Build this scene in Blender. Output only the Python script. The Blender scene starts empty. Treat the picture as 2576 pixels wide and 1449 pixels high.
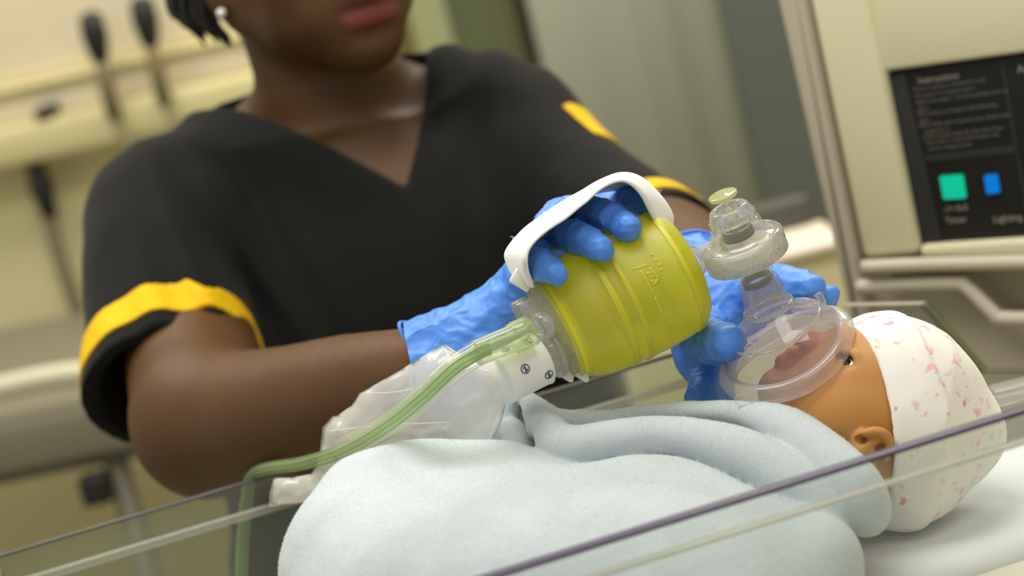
import bpy, bmesh, math, random
import numpy as np
from mathutils import Vector, Matrix
from math import radians, sin, cos, pi, tan

random.seed(7)
np.random.seed(7)
SC = bpy.context.scene
COL = SC.collection

# ------------------------------------------------------------------ camera
LENS = 75.0
FPX = LENS / 36 * 2576
PITCH, ROLL = radians(12), radians(14)
CAM = np.array([0, 0, 1.45])
fw = np.array([0, cos(PITCH), -sin(PITCH)])
r0 = np.array([1.0, 0, 0])
u0 = np.array([0, sin(PITCH), cos(PITCH)])
rt = cos(ROLL) * r0 - sin(ROLL) * u0
up = sin(ROLL) * r0 + cos(ROLL) * u0
ZW = np.array([0, 0, 1.0])
cam = bpy.data.objects.new('camera', bpy.data.cameras.new('camera'))
COL.objects.link(cam)
m = Matrix([[rt[0], up[0], -fw[0], CAM[0]], [rt[1], up[1], -fw[1], CAM[1]], [rt[2], up[2], -fw[2], CAM[2]], [0, 0, 0, 1]])
cam.matrix_world = m
cam.data.lens = LENS
cam.data.sensor_width = 36
cam.data.clip_start = 0.05
cam.data.dof.use_dof = True
cam.data.dof.focus_distance = 1.015
cam.data.dof.aperture_fstop = 6.3
SC.camera = cam

# ------------------------------------------------------------------ world, lights, exposure
SC.view_settings.view_transform = 'Standard'
SC.view_settings.look = 'None'
SC.view_settings.gamma = 1
SC.view_settings.use_curve_mapping = False
SC.view_settings.exposure = 0.0
w = bpy.data.worlds.new('room_light')
SC.world = w
w.use_nodes = True
w.node_tree.nodes['Background'].inputs[0].default_value = (1.0, 0.95, 0.84, 1)
w.node_tree.nodes['Background'].inputs[1].default_value = 0.46


def area(name, loc, target, sx, sy, power, col):
    l = bpy.data.lights.new(name, 'AREA')
    l.shape = 'RECTANGLE'
    l.size, l.size_y, l.energy, l.color = sx, sy, power, col
    o = bpy.data.objects.new(name, l)
    COL.objects.link(o)
    o.location = loc
    d = Vector(target) - Vector(loc)
    o.rotation_euler = d.to_track_quat('-Z', 'Y').to_euler()
    return o


area('ceiling_or_fill_light', (-0.25, 1.0, 2.65), (-0.25, 1.0, 0), 1.2, 0.6, 20, (1, 0.95, 0.86))
area('ceiling_or_fill_light', (0.5, 0.0, 2.65), (0.4, 0.5, 0), 1.2, 0.6, 7, (1, 0.95, 0.86))
area('ceiling_or_fill_light', (0.7, 2.5, 2.65), (0.7, 2.5, 0), 1.2, 0.6, 26, (1, 0.95, 0.84))  # fill added to brighten the curtain and door, not a known fixture
area('ceiling_or_fill_light', (-0.9, 2.3, 2.65), (-0.9, 2.3, 0), 1.2, 0.6, 20, (1, 0.93, 0.8))
SC.cycles.use_denoising = True
SC.cycles.max_bounces = 14
SC.cycles.transparent_max_bounces = 24
SC.cycles.transmission_bounces = 12


def P(x, y, d):
    return CAM + d * (fw + (x - 1288) / FPX * rt + (724.5 - y) / FPX * up)


def proj(p):
    v = np.asarray(p) - CAM
    d = v @ fw
    return 1288 + v @ rt / d * FPX, 724.5 - v @ up / d * FPX, d


def onplane(x, y, o, n):
    v = P(x, y, 1) - CAM
    return CAM + v * (((o - CAM) @ n) / (v @ n))


def nrm(v):
    v = np.asarray(v, float)
    return v / np.linalg.norm(v)


# ------------------------------------------------------------------ materials
def lin(c):
    def g(v):
        v /= 255.0
        return v / 12.92 if v <= 0.04045 else ((v + 0.055) / 1.055) ** 2.4
    return (g(c[0]), g(c[1]), g(c[2]), 1)


class MT:
    def __init__(s, name):
        s.m = bpy.data.materials.new(name)
        s.m.use_nodes = True
        s.t = s.m.node_tree
        s.n = s.t.nodes
        s.n.clear()
        s.out = s.n.new('ShaderNodeOutputMaterial')

    def new(s, ty, **kw):
        x = s.n.new(ty)
        for k, v in kw.items():
            if k in x.inputs:
                x.inputs[k].default_value = v
            else:
                setattr(x, k, v)
        return x

    def ln(s, a, ao, b, bi):
        s.t.links.new(a.outputs[ao], b.inputs[bi])


def pbr(name, col, rough=0.5, spec=0.5, metal=0, sheen=0, coat=0, sss=0, sssr=(1, .4, .2), ssscale=0.004,
        var=0.0, vscale=30, bump=0.0, bscale=200, bdist=0.001, attr=None, trans=0, bdetail=3):
    M = MT(name)
    b = M.new('ShaderNodeBsdfPrincipled')
    b.inputs['Base Color'].default_value = lin(col)
    b.inputs['Roughness'].default_value = rough
    b.inputs['Specular IOR Level'].default_value = spec
    b.inputs['Metallic'].default_value = metal
    b.inputs['Sheen Weight'].default_value = sheen
    b.inputs['Coat Weight'].default_value = coat
    b.inputs['Transmission Weight'].default_value = trans
    if sss:
        b.inputs['Subsurface Weight'].default_value = sss
        b.inputs['Subsurface Radius'].default_value = sssr
        b.inputs['Subsurface Scale'].default_value = ssscale
    tc = M.new('ShaderNodeTexCoord')
    src = None
    if attr:
        a = M.new('ShaderNodeAttribute', attribute_name=attr)
        src = (a, 'Color')
    if var:
        nz = M.new('ShaderNodeTexNoise', Scale=vscale, Detail=4.0)
        M.ln(tc, 'Object', nz, 'Vector')
        mx = M.new('ShaderNodeMix', data_type='RGBA', blend_type='MULTIPLY')
        mx.inputs[0].default_value = 1
        rm = M.new('ShaderNodeMapRange')
        rm.inputs['From Min'].default_value = 0.3
        rm.inputs['From Max'].default_value = 0.7
        rm.inputs['To Min'].default_value = 1 - var
        rm.inputs['To Max'].default_value = 1 + var * 0.3
        M.ln(nz, 'Fac', rm, 'Value')
        if src:
            M.ln(src[0], src[1], mx, 6)
        else:
            mx.inputs[6].default_value = lin(col)
        M.ln(rm, 'Result', mx, 7)
        src = (mx, 2)
    if src:
        M.ln(src[0], src[1], b, 'Base Color')
    if bump:
        nz = M.new('ShaderNodeTexNoise', Scale=bscale, Detail=float(bdetail))
        M.ln(tc, 'Object', nz, 'Vector')
        bp = M.new('ShaderNodeBump', Strength=bump, Distance=bdist)
        M.ln(nz, 'Fac', bp, 'Height')
        M.ln(bp, 'Normal', b, 'Normal')
    M.ln(b, 0, M.out, 0)
    return M.m


def schlick(M, f0):
    lw = M.new('ShaderNodeLayerWeight', Blend=0.5)
    pw = M.new('ShaderNodeMath', operation='POWER')
    pw.inputs[1].default_value = 5.0
    M.ln(lw, 'Facing', pw, 0)
    ma_ = M.new('ShaderNodeMath', operation='MULTIPLY_ADD')
    ma_.inputs[1].default_value = 0.75
    ma_.inputs[2].default_value = f0
    M.ln(pw, 0, ma_, 0)
    return ma_


def clear(name, tint=(255, 255, 255), haze=0.05, hazecol=(235, 238, 235), rough=0.03, ior=1.45, bump=0, bscale=60, glass=0.0, edge=0.0):
    """thin clear plastic: see-through, reflecting by Fresnel, with a little milky haze"""
    M = MT(name)
    tr = M.new('ShaderNodeBsdfTransparent', Color=lin(tint))
    base = tr
    if glass:
        rf = M.new('ShaderNodeBsdfRefraction', Color=lin(tint), Roughness=0.02, IOR=1.3)
        mx0 = M.new('ShaderNodeMixShader', Fac=glass)
        M.ln(tr, 0, mx0, 1)
        M.ln(rf, 0, mx0, 2)
        base = mx0
    gl = M.new('ShaderNodeBsdfGlossy', Roughness=rough)
    df = M.new('ShaderNodeBsdfDiffuse', Color=lin(hazecol))
    tl = M.new('ShaderNodeBsdfTranslucent', Color=lin(hazecol))
    ad = M.new('ShaderNodeMixShader', Fac=0.5)
    M.ln(df, 0, ad, 1)
    M.ln(tl, 0, ad, 2)
    mh = M.new('ShaderNodeMixShader', Fac=haze)
    M.ln(base, 0, mh, 1)
    M.ln(ad, 0, mh, 2)
    if edge:
        lw = M.new('ShaderNodeLayerWeight', Blend=0.35)
        mt = M.new('ShaderNodeMath', operation='MULTIPLY_ADD')
        mt.inputs[1].default_value = edge
        mt.inputs[2].default_value = haze
        M.ln(lw, 'Facing', mt, 0)
        M.ln(mt, 0, mh, 0)
    fr = schlick(M, 0.05)
    if bump:
        tc = M.new('ShaderNodeTexCoord')
        nz = M.new('ShaderNodeTexNoise', Scale=float(bscale), Detail=3.0)
        M.ln(tc, 'Object', nz, 'Vector')
        bp = M.new('ShaderNodeBump', Strength=bump, Distance=0.002)
        M.ln(nz, 'Fac', bp, 'Height')
        for q in (gl, df):
            M.ln(bp, 'Normal', q, 'Normal')
    ms = M.new('ShaderNodeMixShader')
    M.ln(fr, 0, ms, 0)
    M.ln(mh, 0, ms, 1)
    M.ln(gl, 0, ms, 2)
    M.ln(ms, 0, M.out, 0)
    return M.m


def lamp(name, col, strength):
    M = MT(name)
    e = M.new('ShaderNodeEmission', Color=lin(col), Strength=strength)
    M.ln(e, 0, M.out, 0)
    return M.m


def bag_yellow(name='yellow_silicone', body=0.62):
    M = MT(name)
    tc = M.new('ShaderNodeTexCoord')
    nz = M.new('ShaderNodeTexNoise', Scale=900.0, Detail=2.0)
    M.ln(tc, 'Object', nz, 'Vector')
    bp = M.new('ShaderNodeBump', Strength=0.12, Distance=0.0004)
    M.ln(nz, 'Fac', bp, 'Height')
    a = M.new('ShaderNodeBsdfDiffuse', Color=lin((248, 243, 6)))
    t = M.new('ShaderNodeBsdfTranslucent', Color=lin((254, 249, 4)))
    tr = M.new('ShaderNodeBsdfTransparent', Color=lin((246, 243, 66)))
    m1 = M.new('ShaderNodeMixShader', Fac=0.5)
    M.ln(a, 0, m1, 1)
    M.ln(t, 0, m1, 2)
    lw = M.new('ShaderNodeLayerWeight', Blend=0.3)
    mr = M.new('ShaderNodeMapRange')
    mr.inputs['To Min'].default_value = body
    mr.inputs['To Max'].default_value = 0.92
    M.ln(lw, 'Facing', mr, 'Value')
    m2 = M.new('ShaderNodeMixShader')
    M.ln(mr, 'Result', m2, 0)
    M.ln(tr, 0, m2, 1)
    M.ln(m1, 0, m2, 2)
    gl = M.new('ShaderNodeBsdfGlossy', Roughness=0.48)
    fr = schlick(M, 0.085)
    for q in (a, gl):
        M.ln(bp, 'Normal', q, 'Normal')
    m3 = M.new('ShaderNodeMixShader')
    M.ln(fr, 0, m3, 0)
    M.ln(m2, 0, m3, 1)
    M.ln(gl, 0, m3, 2)
    M.ln(m3, 0, M.out, 0)
    return M.m


def hat_cloth():
    M = MT('printed_jersey')
    b = M.new('ShaderNodeBsdfPrincipled', Roughness=0.9)
    b.inputs['Sheen Weight'].default_value = 0.3
    b.inputs['Specular IOR Level'].default_value = 0.15
    tc = M.new('ShaderNodeTexCoord')
    nw = M.new('ShaderNodeTexNoise', Scale=160.0, Detail=2.0)
    M.ln(tc, 'Object', nw, 'Vector')
    wv = M.new('ShaderNodeMix', data_type='VECTOR')
    wv.inputs[0].default_value = 0.007
    M.ln(tc, 'Object', wv, 4)
    M.ln(nw, 'Color', wv, 5)
    prev = None
    base = lin((242, 239, 233))
    for sc_, off, thr, col, jit in ((85, 0.0, 0.20, (240, 190, 204), 1), (120, 3.1, 0.17, (236, 208, 214), 1), (140, 7.7, 0.13, (226, 208, 160), 1), (75, 5.2, 0.13, (230, 158, 186), 1)):
        ad = M.new('ShaderNodeVectorMath', operation='ADD')
        ad.inputs[1].default_value = (off, off * .7, off * .3)
        M.ln(wv, 1, ad, 0)
        vo = M.new('ShaderNodeTexVoronoi', Scale=float(sc_), feature='F1')
        M.ln(ad, 0, vo, 'Vector')
        # only some cells are printed
        sp = M.new('ShaderNodeSeparateColor')
        M.ln(vo, 'Color', sp, 0)
        gt = M.new('ShaderNodeMath', operation='GREATER_THAN')
        gt.inputs[1].default_value = 0.45
        M.ln(sp, 0, gt, 0)
        nz = M.new('ShaderNodeTexNoise', Scale=420.0, Detail=1.0)
        M.ln(tc, 'Object', nz, 'Vector')
        mu = M.new('ShaderNodeMath', operation='MULTIPLY_ADD')
        mu.inputs[1].default_value = 0.5
        M.ln(nz, 0, mu, 0)
        M.ln(vo, 'Distance', mu, 2)
        mr = M.new('ShaderNodeMapRange')
        mr.inputs['From Min'].default_value = thr + 0.20
        mr.inputs['From Max'].default_value = thr + 0.32
        mr.inputs['To Min'].default_value = 1
        mr.inputs['To Max'].default_value = 0
        M.ln(mu, 0, mr, 'Value')
        ml = M.new('ShaderNodeMath', operation='MULTIPLY')
        M.ln(gt, 0, ml, 0)
        M.ln(mr, 0, ml, 1)
        mx = M.new('ShaderNodeMix', data_type='RGBA')
        M.ln(ml, 0, mx, 0)
        if prev:
            M.ln(prev, 2, mx, 6)
        else:
            mx.inputs[6].default_value = base
        mx.inputs[7].default_value = lin(col)
        prev = mx
    M.ln(prev, 2, b, 'Base Color')
    n2 = M.new('ShaderNodeTexNoise', Scale=1400.0, Detail=2.0)
    M.ln(tc, 'Object', n2, 'Vector')
    bp = M.new('ShaderNodeBump', Strength=0.16, Distance=0.0004)
    M.ln(n2, 0, bp, 'Height')
    M.ln(bp, 0, b, 'Normal')
    M.ln(b, 0, M.out, 0)
    return M.m


m_skin = pbr('person_skin', (110, 70, 40), 0.52, 0.32, sss=0.06, ssscale=0.003, var=0.12, vscale=25, bump=0.12, bscale=900, bdist=0.0006, attr='Col')
m_scrub = pbr('black_scrub_cloth', (15, 14, 13), 0.85, 0.22, sheen=0.05, bump=0.15, bscale=1500, bdist=0.0004, var=0.1, vscale=12)
m_trim = pbr('yellow_trim', (246, 198, 8), 0.75, 0.3, bump=0.2, bscale=900, bdist=0.0004, var=0.08, vscale=60)
m_hair = pbr('black_hair', (20, 17, 14), 0.45, 0.5, bump=0.4, bscale=500)
m_pearl = pbr('earring_crystal', (245, 240, 232), 0.12, 0.9, coat=0.5)
m_glove = pbr('blue_nitrile', (82, 144, 236), 0.42, 0.42, sss=0.1, sssr=(.3, .5, 1), ssscale=0.003, bump=0.5, bscale=95, bdist=0.0022, bdetail=2, var=0.06, vscale=60)
def glove_creases(mt):
    n = mt.node_tree.nodes
    L = mt.node_tree.links
    b = [x for x in n if x.type == 'BSDF_PRINCIPLED'][0]
    old = [x for x in n if x.type == 'BUMP'][0]
    tc = [x for x in n if x.type == 'TEX_COORD'][0]
    nz = n.new('ShaderNodeTexNoise')
    nz.noise_type = 'RIDGED_MULTIFRACTAL'
    nz.inputs['Scale'].default_value = 75
    nz.inputs['Detail'].default_value = 2.5
    nz.inputs['Distortion'].default_value = 0.6
    L.new(tc.outputs['Object'], nz.inputs['Vector'])
    bp = n.new('ShaderNodeBump')
    bp.inputs['Strength'].default_value = 0.9
    bp.inputs['Distance'].default_value = 0.0018
    L.new(nz.outputs[0], bp.inputs['Height'])
    L.new(old.outputs[0], bp.inputs['Normal'])
    L.new(bp.outputs[0], b.inputs['Normal'])


glove_creases(m_glove)
m_bag = bag_yellow()
m_seam = bag_yellow('yellow_seam', 0.93)
m_rim = pbr('yellow_rim', (232, 222, 24), 0.35, 0.5, sss=0.3, sssr=(1, .9, .2), ssscale=0.004)
m_strap = pbr('white_strap', (243, 244, 244), 0.85, 0.25, sheen=0.2, bump=0.25, bscale=1200, bdist=0.0004)
m_tab = pbr('milky_tab', (226, 228, 215), 0.35, 0.5, sss=0.4, ssscale=0.005, sssr=(1, 1, 1))
m_clear = clear('clear_plastic', haze=0.07, hazecol=(238, 240, 232), glass=0.0, edge=0.16, rough=0.05)
m_clear2 = clear('clear_plastic_thick', haze=0.11, hazecol=(240, 240, 230), glass=0.5, edge=0.34, rough=0.04)
m_milk = clear('milky_plastic', haze=0.55, hazecol=(236, 235, 220), edge=0.3, rough=0.1)
m_cap = clear('pale_yellow_cap', tint=(240, 240, 200), haze=0.4, hazecol=(228, 228, 185), edge=0.35, rough=0.08)
m_mask = clear('mask_plastic', tint=(246, 246, 252), haze=0.04, hazecol=(232, 234, 245), edge=0.16, rough=0.04, bump=0.15, bscale=40)
m_cush = clear('mask_cushion', tint=(250, 248, 248), haze=0.2, hazecol=(240, 238, 240), edge=0.45, rough=0.09, bump=0.25, bscale=70)
m_emb = clear('embossed', haze=0.3, edge=0.2)
m_resv = clear('reservoir_film', haze=0.55, hazecol=(250, 250, 247), rough=0.16, ior=1.3, bump=0.6, bscale=70)
m_label = pbr('printed_label', (236, 236, 232), 0.5, 0.4)
m_ink = pbr('blue_ink', (52, 58, 104), 0.6)
m_tubec = clear('clear_tube', tint=(250, 252, 246), haze=0.05, hazecol=(235, 240, 225), edge=0.3, rough=0.05)
m_tubeg = clear('green_tube', tint=(230, 242, 214), haze=0.4, hazecol=(202, 222, 172), edge=0.2, rough=0.08)
m_tubel = pbr('green_tube_stripe', (152, 184, 120), 0.4)
m_conn = clear('green_connector', tint=(246, 250, 234), haze=0.18, hazecol=(228, 236, 200), edge=0.35, rough=0.06)
m_doll = pbr('doll_vinyl', (196, 130, 56), 0.45, 0.4, sss=0.15, sssr=(1, .5, .25), ssscale=0.003, attr='Col')
m_white = pbr('eye_white', (240, 238, 232), 0.15, 0.6)
m_dark = pbr('dark_brown', (30, 20, 14), 0.3)
m_hat = hat_cloth()
m_fleece = pbr('pale_blue_fleece', (196, 206, 211), 0.95, 0.1, sheen=0.25, var=0.05, vscale=40, bump=0.3, bscale=700, bdist=0.0006)
m_sheet = pbr('white_sheet', (226, 230, 231), 0.9, 0.15, bump=0.15, bscale=1300, bdist=0.0003)
m_acry = clear('acrylic', tint=(247, 249, 248), haze=0.025, hazecol=(215, 220, 205), rough=0.04, ior=1.49)
m_acryfar = clear('acrylic_hazy', tint=(240, 245, 238), haze=0.09, hazecol=(205, 210, 190), rough=0.06, ior=1.49, bump=0.05, bscale=20)  # milkier, slightly uneven acrylic for the far panel
m_edge = pbr('acrylic_dark_edge', (74, 66, 92), 0.3, 0.6)
m_edge2 = clear('acrylic_lit_edge', tint=(232, 234, 228), haze=0.4, hazecol=(230, 230, 222), edge=0.2, rough=0.08)
m_edge3 = pbr('acrylic_green_edge', (108, 112, 78), 0.25, 0.7, var=0.5, vscale=25)
m_tray = pbr('bassinet_tray', (214, 208, 184), 0.5)
m_cream = pbr('cream_housing', (226, 221, 186), 0.5, 0.4)
m_taupe = pbr('taupe_housing', (186, 178, 158), 0.5, 0.4)
m_taupel = pbr('taupe_handle', (208, 200, 182), 0.45, 0.4)
m_black = pbr('black_panel', (22, 22, 21), 0.5, 0.4)
m_black2 = pbr('charcoal_panel', (44, 44, 43), 0.6, 0.4)
m_text = pbr('panel_text', (150, 150, 140), 0.6)
m_green = lamp('green_key', (20, 205, 160), 0.9)
m_blue = lamp('blue_key', (15, 130, 225), 0.9)
m_wall = pbr('cream_wall', (222, 214, 166), 0.8, 0.2)
m_wallo = pbr('olive_wall', (206, 197, 148), 0.8, 0.2)
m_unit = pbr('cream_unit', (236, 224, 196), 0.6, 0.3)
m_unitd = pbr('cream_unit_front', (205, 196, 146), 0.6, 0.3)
m_hose = pbr('grey_hose', (128, 120, 88), 0.6)
m_blk = pbr('black_rubber', (24, 24, 25), 0.5)
m_bedg = pbr('grey_bed_frame', (124, 120, 100), 0.5)
m_bedl = pbr('pale_bed_rail', (204, 200, 172), 0.5)
m_floor = pbr('vinyl_floor', (168, 160, 128), 0.5, var=0.1, vscale=4)
m_curt = pbr('grey_green_curtain', (184, 190, 172), 0.9, 0.1)
m_dgreen = pbr('dark_green_glass', (142, 152, 114), 0.3)
m_lgreen = pbr('pale_green_frame', (206, 214, 168), 0.5)
m_brown = pbr('dark_brown_post', (62, 54, 34), 0.6)
m_cab = pbr('cream_cabinet', (222, 214, 172), 0.6)
m_cabtop = pbr('pale_cabinet_top', (236, 224, 206), 0.5)
m_dgrey = pbr('dark_grey', (84, 84, 76), 0.6)
m_steel = pbr('steel', (150, 150, 145), 0.3, metal=0.8)
m_shoe = pbr('white_shoe', (225, 225, 222), 0.6)


# ------------------------------------------------------------------ mesh helpers
def link(name, me, mat, parent=None, smooth=True):
    me.name = name
    o = bpy.data.objects.new(name, me)
    COL.objects.link(o)
    if mat is not None and not me.materials:
        me.materials.append(mat)
    if smooth:
        me.shade_smooth()
    if parent is not None:
        o.parent = parent
        p = Vector((0, 0, 0))
        q = parent
        while q is not None:
            p += q.location
            q = q.parent
        o.location = -p
    return o


def mesh_np(V, Fq, name='m'):
    V = np.asarray(V, dtype=np.float32)
    me = bpy.data.meshes.new(name)
    if isinstance(Fq, np.ndarray):
        k = Fq.shape[1]
        me.vertices.add(len(V))
        me.vertices.foreach_set('co', V.ravel())
        me.loops.add(Fq.size)
        me.loops.foreach_set('vertex_index', Fq.astype(np.int32).ravel())
        me.polygons.add(len(Fq))
        me.polygons.foreach_set('loop_start', np.arange(0, Fq.size, k, dtype=np.int32))
        me.update(calc_edges=True)
    else:
        me.from_pydata([tuple(map(float, v)) for v in V], [], Fq)
    me.validate()
    return me


def thing(name, label, cat, loc=(0, 0, 0), group=None):
    o = bpy.data.objects.new(name, None)
    COL.objects.link(o)
    o.location = Vector([float(x) for x in loc])
    o.empty_display_size = 0.02
    return tag(o, label, cat, group)


def tag(o, label=None, cat=None, group=None, kind=None):
    if label:
        o['label'] = label
    if cat:
        o['category'] = cat
    if group:
        o['group'] = group
    if kind:
        o['kind'] = kind
    return o


def frame_of(a):
    a = nrm(a)
    h = np.array([0, 0, 1.0]) if abs(a[2]) < 0.9 else np.array([1.0, 0, 0])
    e1 = nrm(np.cross(h, a))
    return a, e1, np.cross(a, e1)


def lathe_mesh(o, axis, prof, n=64, closed=False, rfun=None, arc=None):
    """profile (t, r) turned about axis through o; closed joins last to first (walls with thickness)"""
    a, e1, e2 = frame_of(axis)
    V, F = [], []
    for (t, r_) in prof:
        for i in range(n):
            q = 2 * pi * i / n
            rr = r_ if rfun is None else r_ * rfun(t, q)
            V.append(o + a * t + (e1 * cos(q) + e2 * sin(q)) * rr)
    k = len(prof)
    for j in range(k if closed else k - 1):
        for i in range(n):
            j2 = (j + 1) % k
            F.append((j * n + i, j * n + (i + 1) % n, j2 * n + (i + 1) % n, j2 * n + i))
    if not closed:
        if prof[0][1] > 1e-5:
            F.append(tuple(range(n))[::-1])
        if prof[-1][1] > 1e-5:
            F.append(tuple(range((k - 1) * n, k * n)))
    me = mesh_np(V, F)
    bm = bmesh.new()
    bm.from_mesh(me)
    bmesh.ops.remove_doubles(bm, verts=bm.verts, dist=1e-6)
    bmesh.ops.recalc_face_normals(bm, faces=bm.faces)
    bm.to_mesh(me)
    bm.free()
    return me


def smooth_path(pts, n=12):
    pts = [np.asarray(p, float) for p in pts]
    q = [2 * pts[0] - pts[1]] + pts + [2 * pts[-1] - pts[-2]]
    out = []
    for i in range(1, len(q) - 2):
        for j in range(n):
            t = j / n
            out.append(0.5 * ((2 * q[i]) + (-q[i - 1] + q[i + 1]) * t + (2 * q[i - 1] - 5 * q[i] + 4 * q[i + 1] - q[i + 2]) * t * t + (-q[i - 1] + 3 * q[i] - 3 * q[i + 1] + q[i + 2]) * t ** 3))
    out.append(pts[-1])
    return out


def tube_mesh(path, rad, n=16, caps=True):
    path = np.array(path)
    k = len(path)
    rad = np.full(k, rad) if np.isscalar(rad) else np.interp(np.linspace(0, 1, k), np.linspace(0, 1, len(rad)), rad)
    T = np.gradient(path, axis=0)
    T /= np.linalg.norm(T, axis=1)[:, None]
    _, e1, e2 = frame_of(T[0])
    V, F = [], []
    for i in range(k):
        e1 = nrm(e1 - T[i] * (e1 @ T[i]))
        e2 = np.cross(T[i], e1)
        for j in range(n):
            q = 2 * pi * j / n
            V.append(path[i] + (e1 * cos(q) + e2 * sin(q)) * rad[i])
    for i in range(k - 1):
        for j in range(n):
            F.append((i * n + j, i * n + (j + 1) % n, (i + 1) * n + (j + 1) % n, (i + 1) * n + j))
    if caps:
        F.append(tuple(range(n))[::-1])
        F.append(tuple(range((k - 1) * n, k * n)))
    return mesh_np(V, F)


def box_mesh(o, ex, ey, ez, x0, x1, y0, y1, z0, z1, bev=0.0, seg=2, edge_idx=None):
    V = [o + ex * x + ey * y + ez * z for x in (x0, x1) for y in (y0, y1) for z in (z0, z1)]
    F = [(0, 1, 3, 2), (4, 6, 7, 5), (0, 4, 5, 1), (2, 3, 7, 6), (0, 2, 6, 4), (1, 5, 7, 3)]
    me = mesh_np(V, F)
    bm = bmesh.new()
    bm.from_mesh(me)
    bmesh.ops.recalc_face_normals(bm, faces=bm.faces)
    if bev:
        bmesh.ops.bevel(bm, geom=bm.edges[:], offset=bev, segments=seg, affect='EDGES', profile=0.5)
    bm.to_mesh(me)
    bm.free()
    return me


def prism_mesh(poly, n, t, bev=0.0, seg=3):
    """polygon of 3-D points pushed along n by t"""
    poly = [np.asarray(p, float) for p in poly]
    k = len(poly)
    V = poly + [p + n * t for p in poly]
    F = [tuple(range(k)), tuple(range(2 * k - 1, k - 1, -1))] + [(i, i + k, (i + 1) % k + k, (i + 1) % k) for i in range(k)]
    me = mesh_np(V, F)
    bm = bmesh.new()
    bm.from_mesh(me)
    bmesh.ops.recalc_face_normals(bm, faces=bm.faces)
    if bev:
        bmesh.ops.bevel(bm, geom=bm.edges[:], offset=bev, segments=seg, affect='EDGES', profile=0.5)
    bm.to_mesh(me)
    bm.free()
    return me


def text_mesh(s, size, o, xd, yd, ext=0.0002, align='LEFT'):
    cu = bpy.data.curves.new('t', 'FONT')
    cu.body = s
    cu.size = size
    cu.extrude = ext
    cu.align_x = align
    cu.resolution_u = 3
    ob = bpy.data.objects.new('t', cu)
    COL.objects.link(ob)
    dg = bpy.context.evaluated_depsgraph_get()
    me = bpy.data.meshes.new_from_object(ob.evaluated_get(dg))
    bpy.data.objects.remove(ob)
    bpy.data.curves.remove(cu)
    xd, yd = nrm(xd), np.asarray(yd, float)
    yd = nrm(yd - xd * (xd @ yd))
    zd = np.cross(xd, yd)
    co = np.zeros(len(me.vertices) * 3, np.float32)
    me.vertices.foreach_get('co', co)
    co = co.reshape(-1, 3)
    co = o + co[:, :1] * xd + co[:, 1:2] * yd + co[:, 2:3] * zd
    me.vertices.foreach_set('co', co.astype(np.float32).ravel())
    me.update()
    return me


def join_meshes(ms):
    V, F, b = [], [], 0
    for me in ms:
        V += [tuple(v.co) for v in me.vertices]
        F += [tuple(i + b for i in p.vertices) for p in me.polygons]
        b += len(me.vertices)
    return mesh_np(np.array(V), F)


# ------------------------------------------------------------------ smooth solid sculpting on a grid (surface nets)
def vnoise(p, freq, seed=0):
    q = p * freq + seed * 17.13
    i = np.floor(q).astype(np.int64)
    t = (q - i).astype(np.float32)
    t = t * t * (3 - 2 * t)

    def hsh(a, b, c):
        n = (a * 374761393 + b * 668265263 + c * 2147483647 + seed * 1013) & 0xffffffff
        n = ((n ^ (n >> 13)) * 1274126177) & 0xffffffff
        return ((n ^ (n >> 16)) & 0xffff).astype(np.float32) / 32767.5 - 1
    o = 0
    for dx in (0, 1):
        for dy in (0, 1):
            for dz in (0, 1):
                wgt = (t[:, 0] if dx else 1 - t[:, 0]) * (t[:, 1] if dy else 1 - t[:, 1]) * (t[:, 2] if dz else 1 - t[:, 2])
                o = o + wgt * hsh(i[:, 0] + dx, i[:, 1] + dy, i[:, 2] + dz)
    return o


def smin(a, b, k):
    if k <= 0:
        return np.minimum(a, b)
    h = np.maximum(k - np.abs(a - b), 0) / k
    return np.minimum(a, b) - h * h * k * 0.25


def cells(p, size, seed=0):
    """distance to the nearest of jittered points: ridges between shallow bowls, like crumpled film"""
    q = p / size + seed * 5.31
    i = np.floor(q).astype(np.int64)
    best = np.full(len(p), 9.0, np.float32)
    for dx in (-1, 0, 1):
        for dy in (-1, 0, 1):
            for dz in (-1, 0, 1):
                c = i + np.array([dx, dy, dz])
                h = ((c[:, 0] * 73856093) ^ (c[:, 1] * 19349663) ^ (c[:, 2] * 83492791) ^ (seed * 7919)) & 0xffffffff
                j = []
                for k in range(3):
                    h = ((h ^ (h >> 15)) * 2246822519 + k * 3266489917) & 0xffffffff
                    j.append(((h >> 8) & 0xffff) / 65535.0)
                d = np.sqrt(((c + np.stack(j, 1) - q) ** 2).sum(1))
                best = np.minimum(best, d)
    return best * size


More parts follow.
